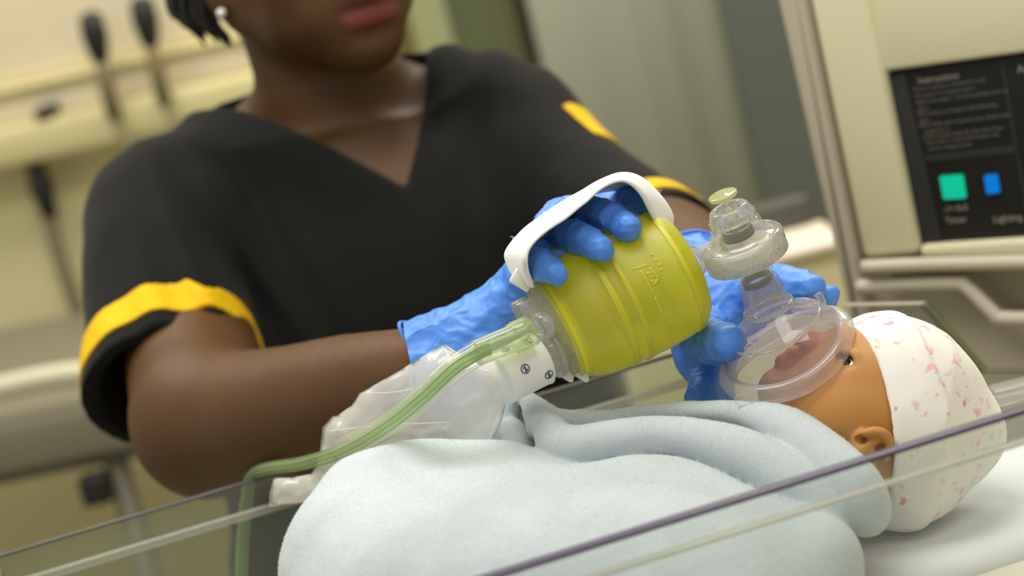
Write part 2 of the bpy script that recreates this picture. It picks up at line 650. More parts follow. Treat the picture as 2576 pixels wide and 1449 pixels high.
class Grid:
    def __init__(s, lo, hi, h):
        s.lo = np.asarray(lo, float)
        s.h = h
        s.n = np.ceil((np.asarray(hi) - s.lo) / h).astype(int) + 1
        s.ax = [(s.lo[i] + h * np.arange(s.n[i])).astype(np.float32) for i in range(3)]
        s.v = np.full(s.n, 0.06, np.float32)

    def reg(s, lo, hi):
        a = np.clip(np.floor((np.asarray(lo) - s.lo) / s.h).astype(int), 0, s.n)
        b = np.clip(np.ceil((np.asarray(hi) - s.lo) / s.h).astype(int) + 1, 0, s.n)
        sl = tuple(slice(a[i], b[i]) for i in range(3))
        return sl, s.ax[0][sl[0]][:, None, None], s.ax[1][sl[1]][None, :, None], s.ax[2][sl[2]][None, None, :]

    def put(s, fn, lo, hi, k=0.0, op='u', pad=None):
        pad = (k + 5 * s.h) if pad is None else pad
        sl, X, Y, Z = s.reg(np.asarray(lo) - pad, np.asarray(hi) + pad)
        if 0 in (X.size, Y.size, Z.size):
            return
        d = fn(X, Y, Z).astype(np.float32)
        c = s.v[sl]
        if op == 'u':
            s.v[sl] = smin(c, d, k)
        elif op == 's':
            s.v[sl] = -smin(-c, d, k)
        elif op == 'i':
            s.v[sl] = -smin(-c, -d, k)

    def cone(s, a, b, ra, rb, k=0.0, op='u'):
        a, b = np.asarray(a, float), np.asarray(b, float)
        R = max(ra, rb)
        s.put(lambda X, Y, Z: fcone(X, Y, Z, a, b, ra, rb), np.minimum(a, b) - R, np.maximum(a, b) + R, k, op)

    def chain(s, pts, rad, k=0.0, kin=0.0, op='u', sub=6):
        pts = [np.asarray(p, float) for p in pts]
        path = smooth_path(pts, sub) if len(pts) > 2 else pts
        rr = np.interp(np.linspace(0, 1, len(path)), np.linspace(0, 1, len(rad)), rad)
        R = max(rad)
        lo, hi = np.min(path, axis=0) - R, np.max(path, axis=0) + R

        def fn(X, Y, Z):
            d = None
            for i in range(len(path) - 1):
                e = fcone(X, Y, Z, path[i], path[i + 1], rr[i], rr[i + 1])
                d = e if d is None else smin(d, e, kin)
            return d
        s.put(fn, lo, hi, k, op)

    def ell(s, c, axes, rad, k=0.0, op='u'):
        c = np.asarray(c, float)
        A = np.array([nrm(a) for a in axes])
        R = max(rad)

        def fn(X, Y, Z):
            x, y, z = X - c[0], Y - c[1], Z - c[2]
            k0 = k1 = 0
            for a, r_ in zip(A, rad):
                l = (x * a[0] + y * a[1] + z * a[2]) / r_
                k0 = k0 + l * l
                k1 = k1 + (l / r_) ** 2
            k0 = np.sqrt(k0)
            return k0 * (k0 - 1) / (np.sqrt(k1) + 1e-9)
        s.put(fn, c - R, c + R, k, op)

    def half(s, o, n, k=0.0, lo=None, hi=None):
        """keep the side the normal points away from"""
        n = nrm(n)
        o = np.asarray(o, float)
        lo = s.lo if lo is None else lo
        hi = (s.lo + s.h * s.n) if hi is None else hi
        s.put(lambda X, Y, Z: (X - o[0]) * n[0] + (Y - o[1]) * n[1] + (Z - o[2]) * n[2], lo, hi, k, 'i', pad=0)

    def displace(s, fn, band=0.006):
        m_ = np.abs(s.v) < band
        i = np.argwhere(m_)
        p = (s.lo + i * s.h).astype(np.float32)
        s.v[m_] += fn(p).astype(np.float32)

    def mesh(s, relax=1):
        v = s.v
        S = v < 0
        nx, ny, nz = v.shape
        cnt = np.zeros((nx - 1, ny - 1, nz - 1), np.int8)
        for dx in (0, 1):
            for dy in (0, 1):
                for dz in (0, 1):
                    cnt += S[dx:nx - 1 + dx, dy:ny - 1 + dy, dz:nz - 1 + dz]
        act = (cnt > 0) & (cnt < 8)
        ids = np.full(act.shape, -1, np.int32)
        ac = np.argwhere(act)
        ids[act] = np.arange(len(ac))
        acc = np.zeros((len(ac), 3), np.float32)
        num = np.zeros(len(ac), np.float32)
        corners = [(dx, dy, dz) for dx in (0, 1) for dy in (0, 1) for dz in (0, 1)]
        cv = {c: v[ac[:, 0] + c[0], ac[:, 1] + c[1], ac[:, 2] + c[2]] for c in corners}
        for c in corners:
            for ax in range(3):
                if c[ax] == 0:
                    e = list(c)
                    e[ax] = 1
                    a, b = cv[c], cv[tuple(e)]
                    x = (a < 0) != (b < 0)
                    t = np.where(x, a / np.where(x, a - b, 1), 0)
                    p = np.tile(np.array(c, np.float32), (len(ac), 1))
                    p[:, ax] += t
                    acc += np.where(x[:, None], p, 0)
                    num += x
        V = s.lo + s.h * (ac + acc / num[:, None])
        Q = []
        for ax in range(3):
            o1, o2 = (ax + 1) % 3, (ax + 2) % 3
            sa = [slice(None)] * 3
            sb = [slice(None)] * 3
            sa[ax], sb[ax] = slice(0, -1), slice(1, None)
            A, B = S[tuple(sa)], S[tuple(sb)]
            e = np.argwhere(A != B)
            e = e[(e[:, o1] > 0) & (e[:, o2] > 0) & (e[:, o1] < v.shape[o1] - 1) & (e[:, o2] < v.shape[o2] - 1)]
            fl = A[e[:, 0], e[:, 1], e[:, 2]]
            q = []
            for d1, d2 in ((-1, -1), (0, -1), (0, 0), (-1, 0)):
                c = e.copy()
                c[:, o1] += d1
                c[:, o2] += d2
                q.append(ids[c[:, 0], c[:, 1], c[:, 2]])
            q = np.stack(q, 1)
            q[~fl] = q[~fl][:, ::-1]
            Q.append(q)
        Q = np.concatenate(Q)
        Q = Q[(Q >= 0).all(1)]
        for _ in range(relax):
            sm = np.zeros_like(V)
            n_ = np.zeros(len(V))
            for i in range(4):
                a, b = Q[:, i], Q[:, (i + 1) % 4]
                for ax in range(3):
                    sm[:, ax] += np.bincount(a, V[b, ax], len(V)) + np.bincount(b, V[a, ax], len(V))
                n_ += np.bincount(a, minlength=len(V)) + np.bincount(b, minlength=len(V))
            V = V * 0.5 + 0.5 * sm / np.maximum(n_, 1)[:, None]
        s.V, s.Q = V, Q
        return mesh_np(V, Q)


def fcone(X, Y, Z, a, b, ra, rb):
    ba = b - a
    L = float(ba @ ba) + 1e-12
    x, y, z = X - a[0], Y - a[1], Z - a[2]
    t = np.clip((x * ba[0] + y * ba[1] + z * ba[2]) / L, 0, 1)
    return np.sqrt((x - t * ba[0]) ** 2 + (y - t * ba[1]) ** 2 + (z - t * ba[2]) ** 2) - (ra + (rb - ra) * t)


def paint(me, V, base, spots):
    """own colours of a skin: base, then (centre, radius, colour) blends"""
    c = np.tile(np.array(lin(base)), (len(V), 1))
    for cen, rad, col, soft in spots:
        d = np.linalg.norm(V - cen, axis=1) if np.isscalar(rad) else np.sqrt((((V - cen) @ rad[0].T / rad[1]) ** 2).sum(1))
        rr = rad if np.isscalar(rad) else 1.0
        wgt = np.clip((rr - d) / (soft * rr) + 0.5, 0, 1)[:, None]
        c = c * (1 - wgt) + np.array(lin(col)) * wgt
    at = me.color_attributes.new('Col', 'FLOAT_COLOR', 'POINT')
    at.data.foreach_set('color', c.astype(np.float32).ravel())


def pp(lst):
    return [P(*q[:3]) for q in lst]


# ================================================================== SETTING
WX, WY = np.array([1.0, 0, 0]), np.array([0, 1.0, 0])
O0 = np.zeros(3)
link('floor', box_mesh(O0, WX, WY, ZW, -3, 3, -1.5, 4.2, -0.05, 0), m_floor, smooth=False)['kind'] = 'structure'
link('wall_back', box_mesh(O0, WX, WY, ZW, -3, 3, 3.6, 3.7, 0, 2.8), m_wallo, smooth=False)['kind'] = 'structure'
link('wall_right', box_mesh(O0, WX, WY, ZW, 2.4, 2.5, -1.5, 3.6, 0, 2.8), m_wall, smooth=False)['kind'] = 'structure'


# ---- bassinet frame of reference
BA = radians(10)
bx = np.array([cos(BA), sin(BA), 0])
by = np.array([-sin(BA), cos(BA), 0])


def pz(x, y, z):
    return onplane(x, y, np.array([0, 0, z]), ZW)


# ================================================================== BABY DOLL
hc = nrm(0.93 * rt + 0.37 * up)                       # chin -> crown
hf = nrm(-0.37 * rt + 0.93 * up)
hf = nrm(hf * cos(radians(14)) - fw * sin(radians(14)))   # where the face looks
hs = np.cross(hf, hc)
hs = hs if hs @ fw < 0 else -hs                       # towards the camera
HC = P(2262, 1062, 1.03)
S1 = 1.03 / FPX
g = Grid(P(2150, 1050, 1.03) - 0.12, P(2150, 1050, 1.03) + 0.12, 0.0011)
g.ell(HC, (hc, hf, hs), (0.0435, 0.0450, 0.039))
g.ell(P(2113, 1008, 1.03), (hc, hf, hs), (0.031, 0.0270, 0.029), 0.02)       # face
g.ell(P(2088, 1058, 1.014), (hc, hf, hs), (0.022, 0.020, 0.018), 0.016)      # near cheek
g.ell(P(2088, 1058, 1.046), (hc, hf, hs), (0.022, 0.020, 0.018), 0.016)       # far cheek
g.ell(P(1962, 985, 1.03), (hc, hf, hs), (0.0105, 0.011, 0.013), 0.012)       # chin
g.ell(P(2140, 915, 1.03), (hc, hf, hs), (0.024, 0.012, 0.026), 0.014)      # brow
g.ell(P(2205, 905, 1.03), (hc, hf, hs), (0.0235, 0.0170, 0.0275), 0.014)      # forehead
g.cone(P(2085, 880, 1.03), P(2030, 858, 1.03), 0.004, 0.0058, 0.006)        # nose
g.ell(P(2035, 872, 1.024), (hc, hf, hs), (0.004, 0.0035, 0.004), 0.003)
g.ell(P(2035, 872, 1.036), (hc, hf, hs), (0.004, 0.0035, 0.004), 0.003)
for dd in (-0.004, 0, 0.004):
    g.ell(P(1994, 890, 1.03 + dd), (hc, hf, hs), (0.0035, 0.0035, 0.004), 0.002)
    g.ell(P(1970, 908, 1.03 + dd), (hc, hf, hs), (0.004, 0.0036, 0.004), 0.002)
EYE = P(2130, 908, 1.008)
g.ell(EYE + hf * 0.002 + hs * 0.004, (hc, hf, hs), (0.0052, 0.003, 0.008), 0.003, 's')
for (q0, q1, q2) in (((2122, 880), (2152, 896), (2162, 940)), ((2116, 908), (2132, 926), (2156, 945))):
    g.chain([P(q0[0], q0[1], 1.0055), P(q1[0], q1[1], 1.0015), P(q2[0], q2[1], 0.9985)], [0.0014, 0.0019, 0.0013], 0.002)
ED = 0.991
g.chain(pp([(2148, 1126, ED + .002), (2158, 1102, ED), (2190, 1086, ED - .003), (2222, 1090, ED - .004), (2238, 1116, ED - .002), (2228, 1152, ED)]), [0.0018, 0.0023, 0.0026, 0.0026, 0.0026, 0.002], 0.0015)
g.chain(pp([(2196, 1150, ED), (2188, 1118, ED - .001), (2215, 1105, ED - .001)]), [0.0022, 0.0022, 0.0018], 0.0015)
g.ell(P(2172, 1160, ED + .002), (hc, hf, hs), (0.006, 0.008, 0.0035), 0.003)
g.ell(P(2162, 1108, ED - .002), (hc, hf, hs), (0.003, 0.002, 0.003), 0.0015, 's')
g.cone(P(2200, 1185, 1.025), P(2030, 1180, 1.035), 0.026, 0.026, 0.012)      # neck
g.chain(pp([(2030, 1190, 1.035), (1900, 1215, 1.035)]), [0.026, 0.03], 0.012)
me = g.mesh(2)
paint(me, g.V, (192, 139, 74), [(P(1982, 898, 1.03), 0.0085, (178, 92, 62), 0.8), (P(2000, 885, 1.03), 0.016, (190, 110, 60), 1.0)])
doll = link('baby_doll', me, m_doll)
tag(doll, 'tan vinyl baby doll lying on white mattress under a clear face mask', 'doll')
dollV = g.V


def uv_ell(c, axes, rad, nu=24, nv=14):
    V, F = [], []
    for j in range(nv + 1):
        b = -pi / 2 + pi * j / nv
        for i in range(nu):
            a = 2 * pi * i / nu
            V.append(c + axes[0] * rad[0] * cos(b) * cos(a) + axes[1] * rad[1] * cos(b) * sin(a) + axes[2] * rad[2] * sin(b))
    for j in range(nv):
        for i in range(nu):
            F.append((j * nu + i, j * nu + (i + 1) % nu, (j + 1) * nu + (i + 1) % nu, (j + 1) * nu + i))
    return mesh_np(V, F)


ey_ = link('eye', uv_ell(EYE + hs * 0.0035 - hf * 0.0015, (hc, hf, hs), (0.0040, 0.0028, 0.0050)), m_white, doll)
link('iris', uv_ell(EYE + hs * 0.0040 + hf * 0.0007 - hc * 0.0013, (hc, hf, hs), (0.0026, 0.0013, 0.0034)), m_dark, ey_)

# ---- hat
g = Grid(P(2330, 1050, 1.03) - 0.085, P(2330, 1050, 1.03) + 0.085, 0.0009)
g.ell(HC, (hc, hf, hs), (0.0455, 0.0470, 0.0415))
g.cone(P(2330, 1080, 1.03), P(2452, 1105, 1.03), 0.036, 0.0105, 0.02)
g.ell(P(2215, 905, 1.03), (hc, hf, hs), (0.024, 0.0185, 0.028), 0.016)
g.ell(P(2290, 1215, 1.028), (hc, hf, hs), (0.022, 0.018, 0.028), 0.012)
cutn = nrm(-0.985 * rt - 0.10 * up - 0.28 * fw)
cut0 = P(2236, 1080, 0.992)
fold0 = cut0 - cutn * 0.0245
bn = g.v.copy()
g.v = g.v + 0.0
# folded cuff sits a little proud of the cap
sl, X, Y, Z = g.reg(g.lo, g.lo + g.h * g.n)
tt = -((X - cut0[0]) * cutn[0] + (Y - cut0[1]) * cutn[1] + (Z - cut0[2]) * cutn[2])
wob = 0.0016 * np.sin(Z * 160) + 0.001 * np.sin(X * 220)
stp = 1 / (1 + np.exp((tt - 0.0245 - wob) / 0.0004))
g.v = (g.v - 0.0017 * stp).astype(np.float32)
g.put(lambda X, Y, Z: bn + 0.0008, g.lo, g.lo + g.h * g.n, 0.0, 's', pad=0) if False else None
inner = bn + 0.0009
keep = (tt < 0.0012)
g.displace(lambda p: 0.0005 * vnoise(p, 90, 3) + 0.0009 * vnoise(p, 38, 5), 0.004)
g.v = np.maximum(g.v, np.where(tt < 0.012, -inner, -1)).astype(np.float32)
g.half(cut0, cutn, 0.0012)
me = g.mesh(1)
hat = link('hat', me, m_hat, doll)
tag(hat, 'white baby hat printed with small pink flowers')
ZM = float(g.V[:, 2].min()) + 0.0015
print('ZM', ZM, 'doll min', dollV[:, 2].min())

# ================================================================== MATTRESS
Ob = np.array([0.15, 0.95, ZM])
nearA = [pz(1300, 1425, ZM + 0.098), pz(2560, 1028, ZM + 0.098)]
HF = 0.050
farA = [pz(10, 1390, ZM + HF), pz(640, 1205, ZM + HF)]
yn = ((nearA[0] + nearA[1]) / 2 - Ob) @ by
yf = ((farA[0] + farA[1]) / 2 - Ob) @ by
lipA, lipB = pz(2300, 1445, ZM), pz(2570, 1352, ZM)
yl = ((lipA + lipB) / 2 - Ob) @ by
print('yn,yf,yl', yn, yf, yl)
xl = (pz(-25, 1428, ZM + HF) - Ob) @ bx
xr = 0.36
ym = (pz(2545, 1098, ZM) - Ob) @ by
xm0 = (pz(900, 1180, ZM) - Ob) @ bx
print('ym', ym, xm0)
me = box_mesh(Ob, bx, by, ZW, xm0, xr - 0.02, yl, ym, -0.05, 0, 0.012, 4)
mt = link('mattress', me, m_sheet)
tag(mt, 'thin mattress under a smooth white sheet in clear sided bassinet', 'mattress')

# ================================================================== BASSINET
bas = thing('bassinet', 'clear acrylic sided bassinet holding mattress and swaddled doll', 'bassinet', (Ob[0], Ob[1], 0))
link('tray', box_mesh(Ob, bx, by, ZW, xm0 - 0.005, xr + 0.01, yn + 0.01, ym + 0.01, -0.085, -0.052, 0.01, 3), m_tray, bas)
link('tray_lip', box_mesh(Ob, bx, by, ZW, xm0, xr + 0.01, yn + 0.02, yl - 0.004, -0.055, -0.006, 0.008, 3), m_tray, bas)
zt = 0.098
xf = (onplane(1830, 1000, Ob + by * yf, by) - Ob) @ bx
sp = link('side_panel', box_mesh(Ob, bx, by, ZW, xl, xr, yn - 0.003, yn + 0.003, -0.06, zt - 0.002), m_acry, bas, smooth=False)
tag(sp, 'near clear side panel')
link('panel_edge', box_mesh(Ob, bx, by, ZW, xl, xr, yn - 0.0028, yn + 0.0028, zt - 0.002, zt, 0.0006, 2), m_edge, sp)
link('bonded_strip', box_mesh(Ob, bx, by, ZW, xl, xr, yn + 0.003, yn + 0.008, zt - 0.0165, zt - 0.0145, 0.0005, 2), m_edge2, sp)
sp2 = link('side_panel', box_mesh(Ob, bx, by, ZW, xl, xf, yf - 0.002, yf + 0.002, -0.08, HF - 0.0015), m_acryfar, bas, smooth=False)
tag(sp2, 'far clear side panel')
link('panel_edge', box_mesh(Ob, bx, by, ZW, xl, xf, yf - 0.002, yf + 0.002, HF - 0.0015, HF, 0.0005, 2), pbr('far_panel_edge', (86, 82, 84), 0.3, 0.6), sp2)
link('bonded_strip', box_mesh(Ob, bx, by, ZW, xl, xf, yf - 0.007, yf - 0.002, HF - 0.0205, HF - 0.0155, 0.0015, 3), m_edge2, sp2)
link('end_panel', box_mesh(Ob, bx, by, ZW, xl - 0.003, xl + 0.003, yn + .003, yf - .002, -0.06, HF - .016, 0.0005, 2), m_acryfar, bas)
link('end_rail', box_mesh(Ob, bx, by, ZW, xl - 0.004, xl + 0.004, yn + .003, yf - .002, HF - 0.016, HF - 0.006, 0.002, 3), pbr('end_rail_grey', (140, 134, 116), 0.5), bas)
link('column', box_mesh(Ob, bx, by, ZW, -0.08, 0.0, -0.04, 0.04, -Ob[2] + 0.05, -0.085, 0.008, 2), m_taupe, bas)
link('foot_plate', box_mesh(Ob, bx, by, ZW, -0.3, 0.22, -0.2, 0.2, -Ob[2] + 0.001, -Ob[2] + 0.05, 0.012, 2), m_taupe, bas)

# ================================================================== INFANT WARMER UNIT (right)
WA = radians(-36)
wx = np.array([cos(WA), sin(WA), 0])
wn = np.array([sin(WA), -cos(WA), 0])          # out of the face, towards the camera
wn = wn if wn @ fw < 0 else -wn
W0 = P(2215, 185, 1.36)


def WP(x, y, out=0.0):
    return onplane(x, y, W0 + wn * out, wn)


def wpoly(pts, out, t):
    """flat polygon on the face: back at out-t, front at out"""
    return [WP(x, y, out) - wn * t for x, y in pts], wn, t


war = thing('infant_warmer', 'cream infant warmer housing with black control panel and lit keys', 'medical device', (WP(2350, 700)[0], WP(2350, 700)[1] + .05, 0))


def wpart(name, pts, out, t, mat, bev=0.002, parent=None):
    a, n, tt_ = wpoly(pts, out, t)
    return link(name, prism_mesh(a, n, tt_, bev), mat, war if parent is None else parent)


wpart('side_post', [(1925, -120), (2002, -120), (2160, 655), (2185, 800), (2215, 1050), (2190, 1050), (2130, 790)], 0.0, 0.05, m_taupe, 0.006)
wpart('housing', [(2006, -120), (2800, -120), (2900, 640), (2164, 655)], -0.012, 0.10, m_taupe, 0.003)
wpart('frame', [(2012, -120), (2162, -120), (2312, 640), (2170, 652)], 0.004, 0.02, m_cream, 0.005)
wpart('upper_cover', [(2168, -120), (2760, -120), (2760, 108), (2214, 182)], 0.001, 0.018, m_cream, 0.003)
cp = wpart('control_panel', [(2216, 187), (2760, 112), (2800, 590), (2311, 619)], -0.004, 0.012, m_black, 0.001)
wpart('bezel', [(2221, 195), (2276, 187), (2372, 612), (2315, 616)], -0.003, 0.002, m_black2, 0.0005, cp)
wpart('bezel', [(2516, 152), (2524, 151), (2600, 598), (2590, 599)], -0.0032, 0.001, m_black2, 0.0002, cp)
wpart('bezel', [(2325, 392), (2562, 367), (2566, 384), (2329, 410)], -0.0032, 0.001, m_black2, 0.0002, cp)
wpart('green_key', [(2361, 445), (2419, 441), (2428, 500), (2372, 503)], -0.001, 0.004, m_green, 0.0012, cp)
wpart('blue_key', [(2473, 443), (2505, 440), (2513, 486), (2481, 490)], -0.001, 0.004, m_blue, 0.0012, cp)
wpart('lower_cover', [(2312, 620), (2800, 588), (2800, 640), (2316, 648)], 0.003, 0.02, m_cream, 0.003)
wpart('lower_body', [(2135, 700), (2428, 695), (2520, 800), (2900, 800), (2900, 1500), (2200, 1500)], -0.012, 0.08, m_taupe, 0.004)
wpart('recess', [(2300, 650), (2900, 640), (2900, 820), (2500, 820)], -0.03, 0.05, m_taupe, 0.002)
hb = smooth_path([WP(2172, 672, 0.006), WP(2300, 666, 0.006), WP(2450, 662, 0.006), WP(2700, 656, 0.006)], 6)
link('handle', tube_mesh(hb, 0.0048, 14), m_taupel, war)
hb = smooth_path([WP(2160, 722, 0.002), WP(2260, 716, 0.002), WP(2405, 712, 0.002), WP(2432, 722, 0.002), WP(2500, 788, 0.002), WP(2525, 800, 0.002), WP(2700, 802, 0.002)], 6)
link('handle', tube_mesh(hb, 0.0050, 14), m_taupel, war)
link('pedestal', prism_mesh([WP(2200, 1300, -0.03) * np.array([1, 1, 0]), WP(2860, 1300, -0.03) * np.array([1, 1, 0]), WP(2860, 1300, -0.03), WP(2200, 1300, -0.03)], -wn, 0.06), m_taupe, war)
th_ = nrm(WP(2420, 214, 0) - WP(2300, 232, 0))
tu = ZW


def wtext(s, x, y, hpx, mat=m_text):
    o = WP(x, y, -0.0028)
    sz = hpx * 1.36 / FPX * 1.35
    return link('lettering', text_mesh(s, sz, o, wx, ZW, 0.0002), mat, cp, smooth=False)


m_text2 = pbr('panel_small_text', (112, 112, 104), 0.6)
wtext('Instructions', 2310, 211, 17)
yy = [(2300, 229, 'Press to activate a command in mode.'), (2302, 246, 'The power is in manual mode if'), (2306, 262, 'Baby mode needs 1. The unit preheats warm up.'),
      (2310, 279, 'alarm.'), (2308, 293, 'When there are changes in the baby temp,'), (2314, 308, 'alarm.'),
      (2313, 321, 'Where baby sets a required temp. Check temp.'), (2325, 336, 'equipment on'), (2322, 350, 'If audio sounds check the skin temp. Press'), (2328, 364, 'This probe is connected by device only'), (2335, 379, 'sensor is being secured')]
for x, y, s in yy:
    wtext(s, x, y, 9.2, m_text2)
wtext('Ap', 2560, 184, 20)
wtext('-/+ 0-0', 2376, 534, 17)
wtext('Timer', 2380, 563, 17)
wtext('Lighting', 2500, 560, 18)

# clear head panel and corner block of the bassinet, in front of the warmer
hn0 = P(2330, 850, 1.24)
hnv = nrm(-bx + 0.0 * by) if False else wn
hp = [onplane(x, y, hn0, hnv) for x, y in ((2120, 770), (2320, 768), (2462, 938), (2700, 938), (2720, 1180), (2160, 1180))]
hpo = link('head_panel', prism_mesh(hp, -hnv, 0.004), m_acry, bas, smooth=False)
tag(hpo, 'clear stepped head panel')
eg = [onplane(x, y, hn0 + hnv * 0.001, hnv) for x, y in ((2312, 768), (2332, 768), (2478, 936), (2458, 942))]
link('cut_edge', prism_mesh(eg, -hnv, 0.006, 0.0008), m_edge3, hpo)
eg = [onplane(x, y, hn0 + hnv * 0.001, hnv) for x, y in ((2460, 934), (2700, 934), (2700, 940), (2460, 940))]
link('cut_edge', prism_mesh(eg, -hnv, 0.006, 0.0004), m_edge3, hpo)
eg = [onplane(x, y, hn0 + hnv * 0.001, hnv) for x, y in ((2120, 769), (2320, 765), (2320, 768), (2120, 772))]
link('cut_edge', prism_mesh(eg, -hnv, 0.006, 0.0003), pbr('faint_edge', (168, 160, 140), .4), hpo)
kb = P(2535, 1035, 1.13)
kx, ky = nrm(rt - ZW * (rt @ ZW)), None
ky = np.cross(ZW, kx)
link('corner_bracket', box_mesh(kb, kx, ky, ZW, -0.013, 0.04, -0.012, 0.012, -0.022, 0.008, 0.002, 3), m_clear2, bas)
link('corner_bracket', box_mesh(kb, kx, ky, ZW, -0.006, 0.035, -0.006, 0.010, 0.008, 0.014, 0.0015, 3), m_clear2, bas)

# ================================================================== BACKGROUND
# wall rail unit, turned a little
UA = radians(-14)
ux = np.array([cos(UA), sin(UA), 0])
un = np.array([-sin(UA), cos(UA), 0])
U0 = P(120, 300, 3.0)


def UP(x, y, out=0.0):
    return onplane(x, y, U0 - un * out, un)


ub = UP(120, 300)
unit = thing('wall_service_unit', 'cream wall service unit with ledge behind the black instruments', 'wall unit', ub)


def ubox(name, px0, px1, py0, py1, out0, out1, mat, bev=0.006, parent=unit):
    """box standing on the unit's plane; px on its left/right ends, py its top and bottom at the middle of the box"""
    a, b = UP(px0, (py0 + py1) / 2), UP(px1, (py0 + py1) / 2)
    xm = 120
    t, bt = UP(xm, py0)[2], UP(xm, py1)[2]
    s0, s1 = (a - U0) @ ux, (b - U0) @ ux
    return link(name, box_mesh(U0 * np.array([1, 1, 0]), ux, un, ZW, s0, s1, -out1, -out0, bt, t, bev, 2), mat, parent)


ubox('back_board', -500, 880, -900, 190, -0.12, 0.0, m_unit)
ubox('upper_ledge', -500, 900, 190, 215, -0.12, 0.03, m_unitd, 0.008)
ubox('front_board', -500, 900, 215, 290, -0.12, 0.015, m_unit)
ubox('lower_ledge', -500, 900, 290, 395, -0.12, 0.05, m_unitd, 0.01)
ubox('socket', 120, 165, 262, 290, 0.0, 0.05, m_blk, 0.004)
ubox('lower_board', -500, 900, 395, 1500, -0.12, -0.03, m_wall)


def instrument(px, py, label, tilt):
    h = thing('diagnostic_handle', label, 'instrument', UP(px, py + 120, 0.06), 'instruments on the wall unit')
    c0 = UP(px + 6, py + 75, 0.06)
    d = nrm(ZW + tilt * ux)
    s = 3.0 / FPX
    link('head', lathe_mesh(c0, d, [(-0.01, 0.006), (0, 0.013), (0.03, 0.018), (0.055, 0.016), (0.062, 0.008)], 20), m_blk, h)
    link('handle', lathe_mesh(c0, d, [(-0.085, 0.010), (-0.02, 0.011), (-0.008, 0.008)], 20), m_hose, h)
    cp_ = [c0 + d * -0.085]
    for i in range(1, 7):
        cp_.append(c0 - d * 0.085 + (-ZW * 0.035 * i) + ux * (0.006 * i + 0.01 * sin(i)) - un * 0.01)
    link('cord', tube_mesh(smooth_path(cp_, 5), 0.005, 10), m_hose, h)
    return h


instrument(245, 68, 'larger black diagnostic head with grey cord, left of the two', 0.05)
instrument(372, 30, 'smaller black diagnostic head with grey cord, nearer the hair', 0.05)
hz = thing('suction_hose', 'grey hose hanging from black connector under the wall ledge', 'hose', UP(160, 800))
link('connector', lathe_mesh(UP(104, 470, 0.02), -ZW, [(-0.04, 0.012), (0, 0.018), (0.02, 0.014), (0.045, 0.011)], 20), m_blk, hz)
link('hose', tube_mesh(smooth_path([UP(108, 480, 0.02), UP(130, 580, 0.02), UP(160, 680, 0.02), UP(195, 780, 0.02), UP(235, 900, 0.02), UP(260, 1000, 0.02)], 8), 0.011, 12), m_hose, hz)

# bed behind on the left
bed = thing('hospital_bed', 'blurred grey framed hospital bed standing behind the black top', 'bed', P(100, 1200, 2.5) * np.array([1, 1, 0]))
DA = radians(-10)
dx_ = np.array([cos(DA), sin(DA), 0])
dy_ = np.array([-sin(DA), cos(DA), 0])
q = P(200, 945, 2.4)
link('side_rail', tube_mesh(smooth_path([q - dx_ * 0.7, q - dx_ * 0.3, q - dx_ * 0.02 + ZW * 0.004, q + dx_ * 0.035 - ZW * 0.02, q + dx_ * 0.055 - ZW * 0.08], 8), 0.014, 12), m_bedl, bed)
q = P(215, 1092, 2.4)
link('frame', box_mesh(q, dx_, dy_, ZW, -0.8, 0.5, 0, 0.6, -0.030, 0.030, 0.01, 3), m_bedg, bed)
link('lower_frame', box_mesh(q, dx_, dy_, ZW, -0.8, 0.5, 0.02, 0.62, -0.044, -0.030, 0.004, 2), pbr('bed_frame_dark', (92, 90, 80), 0.5), bed)
q2 = P(235, 1245, 2.4)
link('latch', box_mesh(q2, dx_, dy_, ZW, -0.016, 0.016, 0, 0.03, -0.014, 0.02, 0.003, 2), m_blk, bed)
q3 = P(320, 1260, 2.45)
for s_ in (0.0, -0.75):
    link('leg', tube_mesh([q3 + dx_ * s_ + ZW * 0.06, np.array([(q3 + dx_ * s_)[0], (q3 + dx_ * s_)[1], 0.0])], 0.014, 12), m_bedg, bed)

# glazed door, dark post, curtain
dr = link('door_1', box_mesh(O0, WX, WY, ZW, P(1085, 60, 3.45)[0], P(1420, 60, 3.45)[0], 3.42, 3.5, 0.0, 2.2), m_dgreen, smooth=False)
dr['kind'] = 'structure'


def vpost(name, px, py, d, half, depth, mat, z0=0.0, z1=2.4):
    c = P(px, py, d)
    return link(name, box_mesh(np.array([c[0], c[1], 0]), WX, WY, ZW, -half, half, -depth, depth, z0, z1, 0.004, 2), mat, smooth=True)


p_ = vpost('trim_1', 1082, 60, 3.35, 0.030, 0.03, m_lgreen)
p_['kind'] = 'structure'
p_ = vpost('trim_2', 1372, 120, 3.3, 0.030, 0.03, m_brown)
p_['kind'] = 'structure'
p_ = vpost('trim_3', 1218, 40, 3.38, 0.045, 0.02, pbr('door_panel_olive', (120, 118, 82), 0.6), 1.42, 1.9)
p_['kind'] = 'structure'
c0, c1 = P(1395, 300, 3.2), P(1905, 300, 3.2)
V, F = [], []
N = 90
for k_ in range(2):
    for i in range(N + 1):
        t = i / N
        V.append(np.array([c0[0] + (c1[0] - c0[0]) * t, c0[1] - 0.004 * sin(t * 15) - 0.002 * sin(t * 29 + 1), 0.15 + 2.25 * k_]))
for i in range(N):
    F.append((i, i + 1, N + 2 + i, N + 1 + i))
me = mesh_np(V, F)
cu_ = link('privacy_curtain', me, m_curt)
md = cu_.modifiers.new('s', 'SOLIDIFY')
md.thickness = 0.004
tag(cu_, 'blurred grey green curtain hanging behind the left shoulder', 'curtain')
c = P(1960, 200, 3.0)
sc_ = link('equipment_screen', box_mesh(np.array([c[0], c[1], 0]), WX, WY, ZW, -0.055, 0.20, 0, 0.05, 0.0, 2.2, 0.004, 2), pbr('blue_grey_panel', (92, 100, 92), 0.6))
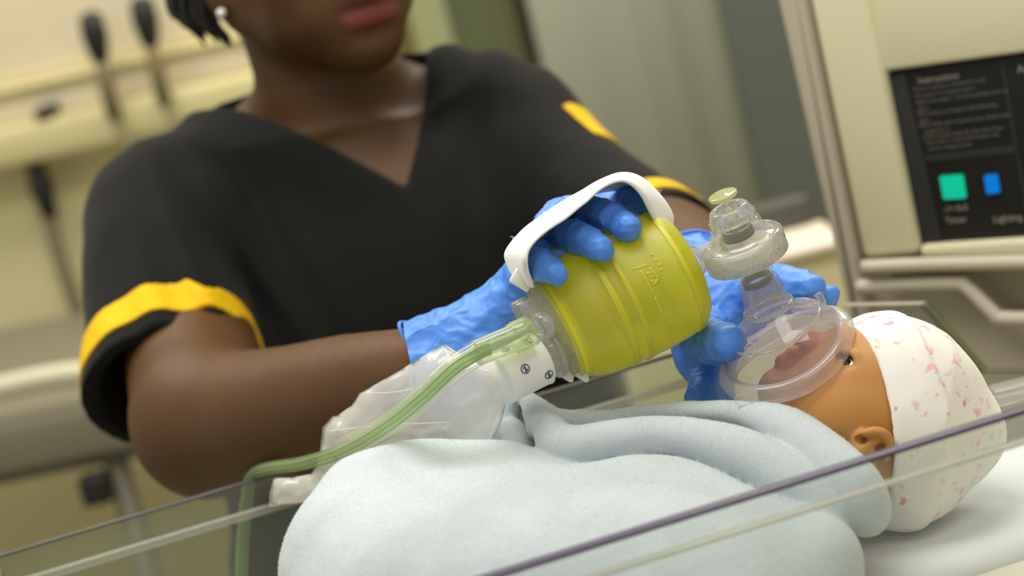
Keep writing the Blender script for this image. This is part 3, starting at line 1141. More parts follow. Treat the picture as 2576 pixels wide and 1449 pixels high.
tag(sc_, 'tall blurred blue grey panel between the curtain and the warmer', 'panel')
# cream cabinet between
c = P(1800, 600, 2.1)
ca = thing('supply_cabinet', 'blurred cream cabinet with pale top behind the mask', 'cabinet', (c[0], c[1] + .2, 0))
zt_ = P(2060, 612, 2.1)[2]
x0_, x1_ = P(1500, 600, 2.1)[0], P(2118, 640, 2.1)[0]
cb0 = np.array([0, c[1], 0])
link('body', box_mesh(cb0, WX, WY, ZW, x0_, x1_, 0.0, 0.09, 0.0, zt_ - 0.012, 0.004, 2), m_cab, ca)
link('top', box_mesh(cb0, WX, WY, ZW, x0_ - .005, x1_ + .006, -0.01, 0.10, zt_ - 0.012, zt_, 0.005, 2), m_cabtop, ca)
link('splash_back', box_mesh(cb0, WX, WY, ZW, x0_, x1_ - .005, 0.09, 0.12, zt_ - .2, zt_ + 0.028, 0.004, 2), m_dgrey, ca)

# ================================================================== PERSON
HY = radians(27)
hl = np.array([cos(HY), sin(HY), 0])                 # her left
hfw = np.array([sin(HY), -cos(HY), 0])               # face forward
hfw = nrm(hfw - 0.10 * ZW)
hu = nrm(ZW - hfw * (hfw @ ZW))
MO = P(925, 18, 1.42)
H0 = MO + hu * 0.062 - hfw * 0.086


def H(l, f_, u_):
    return H0 + hl * l + hfw * f_ + hu * u_


print('lobe', proj(H(-0.069, -0.008, -0.036)), 'chin', proj(H(0, 0.085, -0.11)))
g = Grid((-0.42, 1.0, 0.88), (0.20, 1.66, 1.64), 0.0028)
AXH = (hl, hfw, hu)
# torso under the top
NK = P(850, 300, 1.53)
tor = [(P(855, 320, 1.53), .060, .050), (P(865, 385, 1.53), .115, .070), (P(905, 560, 1.52), .150, .088), (P(950, 760, 1.51), .148, .095), (P(1040, 1000, 1.52), .122, .08), (P(1140, 1449, 1.53), .14, .095), (P(1230, 1800, 1.53), .15, .1)]


def torso_fn(grow):
    zs = np.array([t[0][2] for t in tor][::-1])
    cx = np.array([t[0][0] for t in tor][::-1])
    cy = np.array([t[0][1] for t in tor][::-1])
    aa = np.array([t[1] + grow for t in tor][::-1])
    bb = np.array([t[2] + grow for t in tor][::-1])
    zf = np.linspace(zs[0], zs[-1], 200)

    def sm(y):
        v = np.interp(zf, zs, y)
        ker = np.hanning(31)
        ker /= ker.sum()
        return np.convolve(np.pad(v, 15, 'edge'), ker, 'valid')
    cx, cy, aa, bb = sm(cx), sm(cy), sm(aa), sm(bb)

    def fn(X, Y, Z):
        z = np.clip(Z, zf[0], zf[-1])
        a, b = np.interp(z, zf, aa), np.interp(z, zf, bb)
        x, y = (X - np.interp(z, zf, cx)) / a, (Y - np.interp(z, zf, cy)) / b
        # slightly squarish section
        k0 = (np.abs(x) ** 2.4 + np.abs(y) ** 2.4) ** (1 / 2.4)
        d = (k0 - 1) * np.minimum(a, b)
        return np.where(Z - z > 0, np.maximum(d, Z - z), d)
    lo = np.array([cx.min() - .2, cy.min() - .15, zs[0]])
    hi = np.array([cx.max() + .2, cy.max() + .15, zs[-1] + 0.02])
    return fn, lo, hi


SHR, SHL = P(425, 540, 1.49), P(1265, 330, 1.53)          # shoulders (her right, her left)
fn, lo, hi = torso_fn(0)
g.put(fn, lo, hi, 0.02, pad=0.03)
# neck, trapezius, collar bones
g.chain([H(0, -0.022, -0.05), P(815, 190, 1.51), P(845, 330, 1.53)], [0.049, 0.047, 0.055], 0.03)
g.cone(P(830, 266, 1.538), P(588, 366, 1.532), 0.030, 0.0205, 0.03)
g.cone(P(880, 250, 1.54), P(1130, 270, 1.54), 0.030, 0.026, 0.03)
# head
g.ell(H(0, -0.012, 0.030), AXH, (0.071, 0.090, 0.088), 0.0)
g.ell(H(0, 0.022, -0.024), AXH, (0.057, 0.060, 0.070), 0.02)
for s_ in (-1, 1):
    g.cone(H(s_ * 0.049, -0.002, -0.052), H(s_ * 0.014, 0.062, -0.084), 0.018, 0.0165, 0.022)
    g.cone(H(s_ * 0.040, 0.050, -0.018), H(s_ * 0.034, 0.045, -0.062), 0.020, 0.018, 0.02)
    g.ell(H(s_ * 0.069, -0.006, -0.016), AXH, (0.010, 0.016, 0.030), 0.004)
    g.ell(H(s_ * 0.068, 0.000, -0.045), AXH, (0.0075, 0.009, 0.012), 0.006)
    g.ell(H(s_ * 0.078, -0.006, -0.006), AXH, (0.006, 0.008, 0.018), 0.003, 's')
    g.ell(H(s_ * 0.031, 0.076, 0.012), AXH, (0.014, 0.010, 0.009), 0.01, 's')
    g.ell(H(s_ * 0.031, 0.069, 0.011), AXH, (0.012, 0.012, 0.010), 0.003)
    g.ell(H(s_ * 0.013, 0.088, -0.034), AXH, (0.009, 0.010, 0.008), 0.008)
g.ell(H(0, 0.074, -0.090), AXH, (0.019, 0.015, 0.015), 0.018)
g.cone(H(0, 0.082, 0.015), H(0, 0.096, -0.030), 0.008, 0.0115, 0.014)
g.ell(H(0, 0.070, -0.060), AXH, (0.036, 0.021, 0.026), 0.02)
for s_ in (-1, 0, 1):
    g.ell(H(s_ * 0.012, 0.0845 - abs(s_) * 0.003, -0.055), AXH, (0.014, 0.0085, 0.0052), 0.004)
    g.ell(H(s_ * 0.009, 0.0845 - abs(s_) * 0.002, -0.0675), AXH, (0.013, 0.0088, 0.0065), 0.004)
g.cone(H(-0.026, 0.091, -0.0612), H(0.026, 0.091, -0.0612), 0.0016, 0.0016, 0.0025, 's')
g.ell(H(0, 0.094, -0.0785), AXH, (0.016, 0.007, 0.0035), 0.008, 's')
# arms
ARM_R = [SHR, P(478, 860, 1.39), P(520, 1065, 1.295)]
g.chain(ARM_R, [0.045, 0.040, 0.041], 0.02, 0.01)
FORE_R = [P(520, 1065, 1.295), P(690, 1045, 1.240), P(880, 990, 1.180), P(1090, 932, 1.118), P(1210, 865, 1.105)]
g.chain(FORE_R, [0.043, 0.039, 0.0325, 0.0235, 0.0200], 0.016, 0.002)
ARM_L = [SHL, P(1440, 505, 1.46), P(1690, 660, 1.34)]
g.chain(ARM_L, [0.045, 0.038, 0.034], 0.02, 0.01)
FORE_L = [P(1690, 660, 1.34), P(1730, 690, 1.24), P(1772, 745, 1.16), P(1790, 780, 1.135)]
g.chain(FORE_L, [0.035, 0.031, 0.023, 0.02], 0.016, 0.01)
me = g.mesh(2)
lipax = np.array([hl, hfw, hu])
paint(me, g.V, (92, 62, 32), [(H(0, 0.092, -0.0665), (lipax, np.array([.023, .012, .0075])), (140, 72, 66), 0.45), (H(0, 0.092, -0.0555), (lipax, np.array([.024, .012, .0055])), (104, 58, 50), 0.5)])
person = link('person', me, m_skin)
tag(person, 'person in black yellow-trimmed scrubs and blue gloves squeezing a yellow bag', 'person')

link('earring', uv_ell(P(557, 33, proj(H(-0.0765, 0.002, -0.049))[2] - 0.004), AXH, (0.0034, 0.0034, 0.0034)), m_pearl, person)

for s_ in (-1, 1):
    e_ = link('eye', uv_ell(H(s_ * 0.031, 0.0735, 0.0085), AXH, (0.0105, 0.0088, 0.0048)), m_white, person)
    link('iris', uv_ell(H(s_ * 0.031, 0.0792, 0.0072), AXH, (0.0045, 0.0040, 0.0038)), m_dark, e_)
    link('eyebrow', tube_mesh(smooth_path([H(s_ * 0.014, 0.0845, 0.0285), H(s_ * 0.030, 0.0815, 0.0335), H(s_ * 0.047, 0.069, 0.0295)], 5), [0.0022, 0.0026, 0.0010], 8), m_hair, person)
# hair: cap plus hanging tufts
g = Grid(H0 - 0.165, H0 + 0.13, 0.0026)
g.ell(H(0, -0.020, 0.036), AXH, (0.079, 0.096, 0.092))
g.half(H(0, 0.055, 0.0), nrm(hfw * 0.9 - hu * 0.35), 0.01)
g.ell(H(0, 0.045, -0.03), AXH, (0.090, 0.055, 0.072), 0.01, 's')
g.ell(H(-0.085, -0.008, -0.015), AXH, (0.022, 0.024, 0.04), 0.008, 's')
g.displace(lambda p: 0.0012 * vnoise(p, 120, 2), 0.008)
me = g.mesh(1)
hair = link('hair', me, m_hair, person)
tf = []
for base, mid, tip, wb, wt, n_ in (((520, -330), (466, 5), (513, 112), 60, 7, 14), ((540, -300), (518, 22), (579, 122), 50, 6, 12), ((500, -340), (444, -10), (482, 75), 60, 6, 11), ((530, -320), (498, 12), (545, 104), 50, 5, 9)):
    for k in range(n_):
        u_ = (k / (n_ - 1) - 0.5) * 2
        dz = random.uniform(-0.010, 0.010)
        ex = random.uniform(-14, 8)
        tf.append(tube_mesh(smooth_path([P(base[0] + u_ * wb, base[1] - u_ * wb * .4, 1.512 + dz), P(mid[0] + u_ * 20, mid[1] - u_ * 8, 1.508 + dz), P(tip[0] + u_ * wt + ex * .4, tip[1] + ex - abs(u_) * 14, 1.504 + dz * .6)], 6), [.0042, .0036, .0026, .0004], 8))
link('hair_tuft', join_meshes(tf), m_hair, hair)

# scrub top
g = Grid((-0.44, 1.12, 0.92), (0.20, 1.68, 1.44), 0.0027)
fn, lo, hi = torso_fn(0.017)
g.put(fn, lo, hi, 0.02, pad=0.03)
g.cone(P(830, 280, 1.54), P(585, 388, 1.53), 0.036, 0.035, 0.03)
g.cone(P(880, 280, 1.54), P(1150, 280, 1.54), 0.036, 0.036, 0.03)
g.chain([P(590, 450, 1.52), P(425, 540, 1.49)], [0.043, 0.049], 0.03)
g.chain([P(1130, 285, 1.53), P(1265, 330, 1.53)], [0.043, 0.047], 0.03)
g.chain([P(590, 385, 1.51), P(740, 400, 1.476), P(890, 480, 1.468)], [0.032, 0.030, 0.028], 0.02)
HEM_R, HEM_Rn = P(434, 975, 1.365), None
axR = nrm(P(436, 985, 1.36) - P(420, 560, 1.47))
g.chain([P(425, 545, 1.48), P(428, 680, 1.44), P(436, 975, 1.365), P(440, 1200, 1.31)], [0.050, 0.053, 0.0535, 0.056], 0.022, 0.01)
axL = nrm(P(1672, 655, 1.36) - P(1400, 470, 1.48))
HEM_L = P(1672, 655, 1.36)
g.chain([P(1265, 330, 1.53), P(1430, 492, 1.465), P(1672, 655, 1.36), P(1800, 742, 1.30)], [0.048, 0.045, 0.041, 0.043], 0.022, 0.01)
front = 1 / (1 + 0)


def folds(p):
    d = 0.0022 * vnoise(p, 14, 1) + 0.0012 * vnoise(p, 34, 2)
    # drape lines running from the shoulder seam towards the chest
    v = p - P(430, 470, 1.42)
    s1 = v @ nrm(0.55 * rt - 0.83 * up)
    s2 = v @ nrm(0.83 * rt + 0.55 * up)
    wgt = np.exp(-(s2 / 0.05) ** 2) * np.exp(-((s1 - 0.08) / 0.09) ** 2)
    d += 0.0045 * wgt * np.sin(s2 * 190 + 6 * s1)
    v = p - P(1150, 300, 1.42)
    s2 = v @ rt
    s1 = v @ up
    d += 0.003 * np.exp(-(s2 / 0.05) ** 2) * np.exp(-(s1 / 0.08) ** 2) * np.sin(s2 * 170)
    return d


g.displace(folds, 0.012)
outer = g.v.copy()
full = Grid(g.lo, g.lo + g.h * (g.n - 1), g.h)
full.v = outer
# arm holes
g.chain([P(425, 740, 1.425), P(436, 975, 1.365), P(440, 1250, 1.30)], [0.040, 0.0475, 0.051], 0.004, 0.0, 's')
g.chain([P(1490, 535, 1.435), P(1672, 655, 1.36), P(1810, 748, 1.29)], [0.030, 0.0355, 0.037], 0.004, 0.0, 's')
hemn = nrm(axR + 0.10 * rt)


def cutsleeve(gr, o, n, c, rad):
    sl, X, Y, Z = gr.reg(c - rad, c + rad)
    d = (X - o[0]) * n[0] + (Y - o[1]) * n[1] + (Z - o[2]) * n[2]
    r2 = np.sqrt((X - c[0]) ** 2 + (Y - c[1]) ** 2 + (Z - c[2]) ** 2) - rad
    gr.v[sl] = np.maximum(gr.v[sl], np.minimum(d, -r2 - 0.0))


cR, cL = P(440, 1130, 1.33), P(1755, 718, 1.318)
cutsleeve(g, HEM_R, hemn, cR, 0.115)
cutsleeve(g, HEM_L, axL, cL, 0.085)
# neck opening and V
g.chain([H(0, -0.022, -0.05), P(815, 190, 1.51), P(850, 285, 1.545)], [0.056, 0.056, 0.045], 0.006, 0.0, 's')


def vcut(X, Y, Z):
    x = X - CAM[0]
    y = Y - CAM[1]
    z = Z - CAM[2]
    d = x * fw[0] + y * fw[1] + z * fw[2]
    px = (x * rt[0] + y * rt[1] + z * rt[2]) / 1.44 * FPX + 1288
    py = 724.5 - (x * up[0] + y * up[1] + z * up[2]) / 1.44 * FPX
    # two slanted sides meeting at the V point, as if cut straight back through the cloth
    l1 = (py - (255 + 215 * (np.clip((px - 545) / 475, 0, 2)) ** 1.25)) * 0.9
    l2 = (px - (1062 - 42 * np.clip((py - 160) / 310, 0, 1.5) ** 2)) * 0.95
    dd = np.maximum(l1, l2) / FPX * 1.44
    return np.maximum(dd, d - 1.535)


g.put(vcut, P(760, 200, 1.46) - 0.16, P(760, 200, 1.46) + 0.16, 0.003, 's', pad=0)
me = g.mesh(1)
top = link('scrub_top', me, m_scrub, person)

# yellow bands lie on the sleeves: the same cloth surface pushed out 1 mm, between two planes
def band(o, n, d0, d1, c, rad, name, grow=0.0014):
    sl, X, Y, Z = full.reg(c - rad, c + rad)
    b = Grid(np.array([X[0, 0, 0], Y[0, 0, 0], Z[0, 0, 0]]), np.array([X[-1, 0, 0], Y[0, -1, 0], Z[0, 0, -1]]), full.h)
    b.v = outer[sl].copy()
    # upsample for clean borders
    up_ = b.v
    for ax in range(3):
        a = np.moveaxis(up_, ax, 0)
        mid = (a[:-1] + a[1:]) / 2
        r_ = np.empty((a.shape[0] * 2 - 1,) + a.shape[1:], np.float32)
        r_[0::2], r_[1::2] = a, mid
        up_ = np.moveaxis(r_, 0, ax)
    b = Grid(b.lo, b.lo + full.h * (np.array(b.v.shape) - 1), full.h / 2)
    b.v = up_
    b.n = np.array(up_.shape)
    b.ax = [(b.lo[i] + b.h * np.arange(b.n[i])).astype(np.float32) for i in range(3)]
    X, Y, Z = b.ax[0][:, None, None], b.ax[1][None, :, None], b.ax[2][None, None, :]
    dist = (X - o[0]) * n[0] + (Y - o[1]) * n[1] + (Z - o[2]) * n[2]
    rr_ = np.sqrt((X - c[0]) ** 2 + (Y - c[1]) ** 2 + (Z - c[2]) ** 2) - rad + 2 * full.h
    shell = np.maximum(b.v - grow, -(b.v + 0.0012))
    b.v = np.maximum(np.maximum(shell, rr_), np.maximum(dist - d1, d0 - dist)).astype(np.float32)
    return link(name, b.mesh(1), m_trim, top)


band(HEM_R, hemn, -0.0385, -0.0140, P(434, 935, 1.37), 0.068, 'sleeve_trim')
band(HEM_L, axL, -0.030, -0.012, P(1645, 638, 1.372), 0.066, 'sleeve_trim')
shn = nrm(0.70 * rt + 0.71 * up)
band(P(1478, 330, 1.47), -shn, -0.02, 0.0, P(1488, 318, 1.47), 0.030, 'shoulder_trim')

# legs and shoes behind the bassinet
g = Grid((-0.32, 1.35, 0.0), (0.22, 1.75, 1.0), 0.008)
hp0 = tor[-1][0]
for s_ in (-1, 1):
    g.chain([np.array([hp0[0] + s_ * 0.075, 1.53, 0.96]), np.array([hp0[0] + s_ * 0.085, 1.53, 0.5]), np.array([hp0[0] + s_ * 0.09, 1.55, 0.09])], [0.088, 0.07, 0.058], 0.02)
g.ell(np.array([hp0[0], 1.53, 0.95]), (WX, WY, ZW), (0.155, 0.105, 0.08), 0.03)
me = g.mesh(1)
link('trousers', me, m_scrub, person)
for s_ in (-1, 1):
    c = np.array([hp0[0] + s_ * 0.09, 1.50, 0.035])
    g = Grid(c - 0.16, c + 0.16, 0.006)
    g.chain([c + WY * 0.07, c - WY * 0.09], [0.038, 0.034], 0.02)
    g.half(np.array([0, 0, 0.003]), -ZW)
    link('shoe', g.mesh(1), m_shoe, person)


# ---- gloves
def wrinkles(cen, amp=1.0):
    def fn(p):
        wv = 0.006 * np.stack([vnoise(p, 45, 61), vnoise(p, 45, 62), vnoise(p, 45, 63)], 1)
        q = (p + wv).astype(np.float32)
        n1 = np.clip(1 - np.abs(vnoise(q, 62, 11)) * 2.2, 0, 1) ** 2
        n2 = np.clip(1 - np.abs(vnoise(q * np.array([1, 1.0, 1.7], np.float32), 120, 12)) * 2.2, 0, 1) ** 2
        return -amp * (0.0008 * n1 + 0.0005 * n2) - 0.19 * (cells(q, 0.0115, 3) - 0.0055) - 0.08 * (cells(q, 0.006, 4) - 0.0028) + 0.0003
    return fn


# right hand on the bag
def glove(name, lo, hi, palm, fingers, cuff, label):
    g = Grid(lo, hi, 0.00075)
    for a, b, ra, rb, k in palm:
        g.cone(P(*a), P(*b), ra, rb, k)
    for pts, rad, k in fingers:
        f_ = Grid(lo, hi, 0.00075) if False else None
        g.chain(pp(pts), rad, k, 0.0012, sub=5)
    cuffo, cuffn, crad = cuff
    g.displace(wrinkles(None, 1.0), 0.004)
    # crumple near the wrist
    co = P(*cuffo)

    def crump(p):
        dd = np.linalg.norm(p - co, axis=1)
        wgt = np.exp(-(dd / 0.045) ** 2) * np.clip(((p - co) @ cuffn + 0.004) / 0.02, 0.15, 1)
        return -wgt * 0.0026 * np.clip(1 - 2.5 * np.abs(vnoise(p, 55, 21)), -0.3, 1) + wgt * 0.0009 * vnoise(p, 130, 22)
    g.displace(crump, 0.006)
    g.half(co - cuffn * crad, -cuffn, 0.0, co - 0.09, co + 0.09) if crad else None
    me = g.mesh(1)
    o = link(name, me, m_glove, person)
    a_, e1, e2 = frame_of(cuffn)
    cpt = co - cuffn * crad
    rp = []
    sel = np.abs((g.V - cpt) @ cuffn) < 0.0016
    ring = g.V[sel & (np.linalg.norm(g.V - cpt, axis=1) < 0.045)] - cpt
    ang = np.arctan2(ring @ e2, ring @ e1)
    for k in range(36):
        q = -pi + 2 * pi * (k + .5) / 36
        m_ = np.abs(np.angle(np.exp(1j * (ang - q)))) < 0.12
        rr_ = np.linalg.norm(ring[m_], axis=1).max() if m_.any() else 0.026
        rp.append(cpt + (e1 * cos(q) + e2 * sin(q)) * rr_ + cuffn * 0.0006 * sin(3 * q))
    link('cuff_bead', tube_mesh(smooth_path(rp + [rp[0]], 3), 0.0010, 8), m_glove, o)
    tag(o, label)
    return o, g


pts_all = np.array(pp([(1060, 960, 1.16), (1060, 440, 0.965), (1690, 440, 0.965), (1690, 960, 1.16), (1060, 440, 1.16), (1690, 440, 1.16), (1060, 960, .965)]))
lo, hi = pts_all.min(0), pts_all.max(0)
W_ = (1215, 868, 1.105)
palm = [((1072, 942, 1.118), (1215, 868, 1.106), 0.0285, 0.0245, 0.004),
        (W_, (1318, 770, 1.098), 0.0235, 0.0165, 0.012),
        ((1290, 790, 1.10), (1365, 640, 1.062), 0.014, 0.0095, 0.012),
        ((1310, 780, 1.10), (1385, 590, 1.08), 0.014, 0.0100, 0.012),
        ((1330, 770, 1.105), (1420, 545, 1.09), 0.015, 0.0105, 0.012),
        ((1340, 770, 1.11), (1470, 540, 1.105), 0.015, 0.0105, 0.012),
        ((1320, 790, 1.105), (1440, 740, 1.105), 0.013, 0.0105, 0.010)]
fingers = [([(1470, 540, 1.105), (1530, 517, 1.078), (1588, 507, 1.056), (1628, 508, 1.043)], [0.0085, 0.0076, 0.0071, 0.0061], 0.002),
           ([(1420, 545, 1.09), (1462, 536, 1.055), (1528, 546, 1.024), (1582, 573, 1.005)], [0.0092, 0.0082, 0.0076, 0.0062], 0.002),
           ([(1385, 590, 1.08), (1412, 588, 1.042), (1468, 604, 1.009), (1516, 629, 0.9965)], [0.0086, 0.0078, 0.0072, 0.0058], 0.002),
           ([(1365, 640, 1.062), (1345, 640, 1.025), (1366, 671, 1.001), (1399, 692, 0.993)], [0.0080, 0.0073, 0.0068, 0.0056], 0.002),
           ([(1440, 740, 1.105), (1520, 740, 1.100), (1600, 745, 1.085)], [0.0105, 0.0095, 0.0078], 0.004)]
glove('glove', lo, hi, palm, fingers, ((1085, 928, 1.116), nrm(P(1215, 868, 1.106) - P(1085, 938, 1.116)), 0.003), 'blue glove gripping the yellow bag')

pts_all = np.array(pp([(1660, 1080, 1.19), (1660, 640, 1.0), (2130, 640, 1.0), (2130, 1080, 1.19), (1660, 640, 1.19), (2130, 640, 1.19), (1660, 1080, 1.0)]))
lo, hi = pts_all.min(0), pts_all.max(0)
palm = [((1738, 690, 1.165), (1790, 780, 1.13), 0.0240, 0.0230, 0.006),
        ((1790, 780, 1.125), (1785, 850, 1.11), 0.0200, 0.0175, 0.014),
        ((1800, 770, 1.125), (1880, 745, 1.105), 0.018, 0.0105, 0.014),
        ((1790, 790, 1.13), (1890, 770, 1.12), 0.017, 0.0105, 0.014),
        ((1785, 830, 1.115), (1768, 905, 1.10), 0.0165, 0.0125, 0.012)]
fingers = [([(1765, 830, 1.09), (1778, 855, 1.062), (1808, 862, 1.035), (1832, 862, 1.017)], [0.0130, 0.0112, 0.0100, 0.0086], 0.006),
           ([(1880, 745, 1.105), (1935, 715, 1.092), (2000, 722, 1.075), (2042, 728, 1.064)], [0.0105, 0.0098, 0.0090, 0.0074], 0.003),
           ([(1890, 770, 1.12), (1960, 745, 1.105), (2030, 745, 1.088), (2078, 752, 1.078)], [0.0105, 0.0094, 0.0086, 0.0068], 0.003),
           ([(1768, 900, 1.10), (1784, 955, 1.088), (1768, 1020, 1.07), (1785, 1062, 1.06)], [0.0125, 0.0098, 0.0086, 0.0072], 0.004),
           ([(1790, 890, 1.115), (1806, 950, 1.108), (1806, 1010, 1.095), (1815, 1050, 1.08)], [0.0110, 0.0088, 0.0078, 0.0066], 0.003)]
glove('glove', lo, hi, palm, fingers, ((1738, 690, 1.165), nrm(P(1790, 780, 1.13) - P(1738, 690, 1.165)), 0.003), 'blue glove holding the clear mask')

# ================================================================== BAG VALVE MASK
SB = 1.02 / FPX
ax = nrm((0.894 * rt + 0.447 * up) * cos(radians(9)) + fw * sin(radians(9)))
BO = P(1403, 830, 1.022)
rs = thing('resuscitator', 'yellow hand-squeezed resuscitator bag with clear mask, white strap and reservoir', 'medical device', P(1600, 760, 1.03))
k_ = SB / cos(radians(9))
prof = [(0, 122), (18, 140), (40, 150), (70, 159), (100, 164), (122, 165), (127, 169), (131, 170), (140, 170), (144, 168), (150, 166.5), (166, 167.5), (170, 170.5), (173, 171.5), (177, 171.5), (180, 170), (240, 170), (290, 168), (315, 164.5), (319, 166.5), (330, 166), (338, 163), (342, 158), (352, 150), (366, 132), (374, 105), (378, 70), (382, 50), (384, 40)]


def squash(t, q):
    return 1.0


bag = link('squeeze_bag', lathe_mesh(BO, ax, [(t * k_, r_ * SB) for t, r_ in prof], 96), m_bag, rs)
bag.data.shade_smooth()
link('bag_rim', lathe_mesh(BO, ax, [(-4 * k_, 124 * SB), (2 * k_, 130 * SB), (14 * k_, 137 * SB), (26 * k_, 143 * SB), (28 * k_, 138 * SB), (12 * k_, 128 * SB), (-2 * k_, 119 * SB)], 96, True), m_rim, bag)
for t0_, t1_ in ((126, 141), (169, 180), (318, 331)):
    r0_, r1_ = (float(np.interp(t_, [p[0] for p in prof], [p[1] for p in prof])) for t_ in (t0_, t1_))
    link('seam_band', lathe_mesh(BO, ax, [((t0_ - 1.5) * k_, (r0_ - .4) * SB), (t0_ * k_, (r0_ + .9) * SB), (t1_ * k_, (r1_ + .9) * SB), ((t1_ + 1.5) * k_, (r1_ - .4) * SB)], 96, True), m_seam, bag)
vdir = nrm(0.447 * rt - 0.894 * up)                    # across the bag, downwards in view
vper = np.cross(ax, vdir)
vper = vper if vper @ fw < 0 else -vper


def onbag(t, v, lift=0.0):
    """point on the bag's front at t px along the axis, v px across"""
    R = float(np.interp(t, [p[0] for p in prof], [p[1] for p in prof])) * SB
    vv = v * SB
    h = math.sqrt(max(R * R - vv * vv, 1e-9))
    nn = nrm(vdir * vv + vper * h)
    return BO + ax * t * k_ + nn * (R + lift), nn


# raised moulding marks
marks = []
for t0_, v0, t1_, v1 in ((205, -55, 243, -48), (221, -42, 222, 30), (222, 30, 222, 100), (221, -42, 221, -42.5), (243, -40, 250, -6), (250, -6, 232, 2), (228, -30, 240, -28)):
    pts = [onbag(t0_ + (t1_ - t0_) * i / 8, v0 + (v1 - v0) * i / 8, 0.00005)[0] for i in range(9)]
    marks.append(tube_mesh(pts, 0.00045, 6))
for t0_, v0 in ((262, -66), (263, -50), (266, -36), (264, -24), (236, -18), (232, -8), (232, 80), (236, 100), (262, 88), (248, 98)):
    pts = [onbag(t0_ + 3 * i, v0 + 1.2 * i, 0.00005)[0] for i in range(3)]
    marks.append(tube_mesh(pts, 0.0005, 6))
link('moulded_marks', join_meshes(marks), m_seam, bag)
# intake end: clear collar rings
col_ = link('intake_collar', lathe_mesh(BO, ax, [(4 * k_, 126 * SB), (4 * k_, 134 * SB), (-6 * k_, 135 * SB), (-10 * k_, 122 * SB), (-24 * k_, 120 * SB), (-27 * k_, 108 * SB), (-44 * k_, 104 * SB), (-48 * k_, 88 * SB), (-62 * k_, 84 * SB), (-62 * k_, 70 * SB), (-40 * k_, 70 * SB), (-20 * k_, 100 * SB), (-4 * k_, 114 * SB)], 72, True), m_clear2, rs)
link('collar_disc', lathe_mesh(BO, ax, [(-26 * k_, 6 * SB), (-26 * k_, 104 * SB), (-23 * k_, 104 * SB), (-23 * k_, 6 * SB)], 60, True), m_milk, rs)
for q_ in np.linspace(0, 2 * pi, 25)[:-1]:
    e1 = vdir * cos(q_) + vper * sin(q_)
    o_ = BO + e1 * 121 * SB
    link('grip_rib', box_mesh(o_, ax, e1, np.cross(ax, e1), -22 * k_, -10 * k_, -2 * SB, 5 * SB, -3.5 * SB, 3.5 * SB, 0.0002, 1), m_clear2, col_)
# two white vanes low on the collar
for (t0_, rr_, sz) in ((-34, 112, 1.0), (0, 132, 0.9)):
    e1 = nrm(vdir * 0.98 + vper * 0.2)
    o_ = BO + ax * t0_ * k_ + e1 * rr_ * SB
    pl = [o_ + ax * (a * SB * sz) + e1 * (b * SB * sz) for a, b in ((-22, -16), (12, -14), (13, 8), (6, 22), (-2, 22), (-10, 10))]
    link('vane', prism_mesh(pl, vper, 0.003, 0.0005), m_tab, rs)
# valve barrel on the far side of the collar top
link('vent_port', lathe_mesh(BO - ax * 44 * k_ - vdir * 84 * SB, ax, [(-34 * k_, 24 * SB), (-30 * k_, 30 * SB), (6 * k_, 30 * SB), (6 * k_, 24 * SB)], 32, True), m_clear2, rs)

# oxygen inlet (green connector), printed reservoir neck
p0, p1 = P(1338, 832, 0.992), P(1196, 890, 0.980)
ia = nrm(p1 - p0)
L = np.linalg.norm(p1 - p0)
oi = link('oxygen_inlet', lathe_mesh(p0, ia, [(0, 0.0040), (0, 0.0071), (0.004, 0.0074), (L * .34, 0.0070), (L * .36, 0.0064), (L * .98, 0.0060), (L, 0.0050)], 40), m_conn, rs)
for i in range(8):
    q_ = 2 * pi * i / 8
    a_, e1, e2 = frame_of(ia)
    ed = e1 * cos(q_) + e2 * sin(q_)
    link('connector_rib', box_mesh(p0 + ed * 0.0071, ia, ed, np.cross(ia, ed), 0.001, L * .33, -0.0005, 0.0006, -0.0008, 0.0008, 0.0002, 1), m_conn, oi)
link('inner_nipple', lathe_mesh(p0 + ia * L * .1, ia, [(0, 0.003), (L * .3, 0.0036), (L * .32, 0.003), (L * .6, 0.0034), (L * .62, 0.0028), (L * .85, 0.0030)], 24), m_conn, oi)
link('port_body', lathe_mesh(P(1352, 826, 0.997), ia * -1, [(0.0, 0.0066), (0.006, 0.0066), (0.006, 0.0045), (0, 0.0045)], 32, True), m_clear2, rs)

n0, n1 = P(1405, 878, 1.012), P(1268, 948, 1.0)
na = nrm(n1 - n0)
LN = np.linalg.norm(n1 - n0)
link('neck_tube', lathe_mesh(n0, na, [(0, 0.0112), (LN * .42, 0.0112), (LN * .42, 0.0100), (0, 0.0100)], 48, True), m_clear, rs)
link('neck_ring', lathe_mesh(n0, na, [(LN * .10, 0.0112), (LN * .10, 0.0128), (LN * .17, 0.0128), (LN * .17, 0.0112)], 48, True), m_clear2, rs)
nk = link('printed_neck', lathe_mesh(n0, na, [(LN * .33, 0.0122), (LN * .35, 0.0133), (LN * .40, 0.0129), (LN * .92, 0.0127), (LN * .97, 0.0131), (LN * 1.02, 0.0127), (LN * 1.12, 0.0128)], 48), m_label, rs)
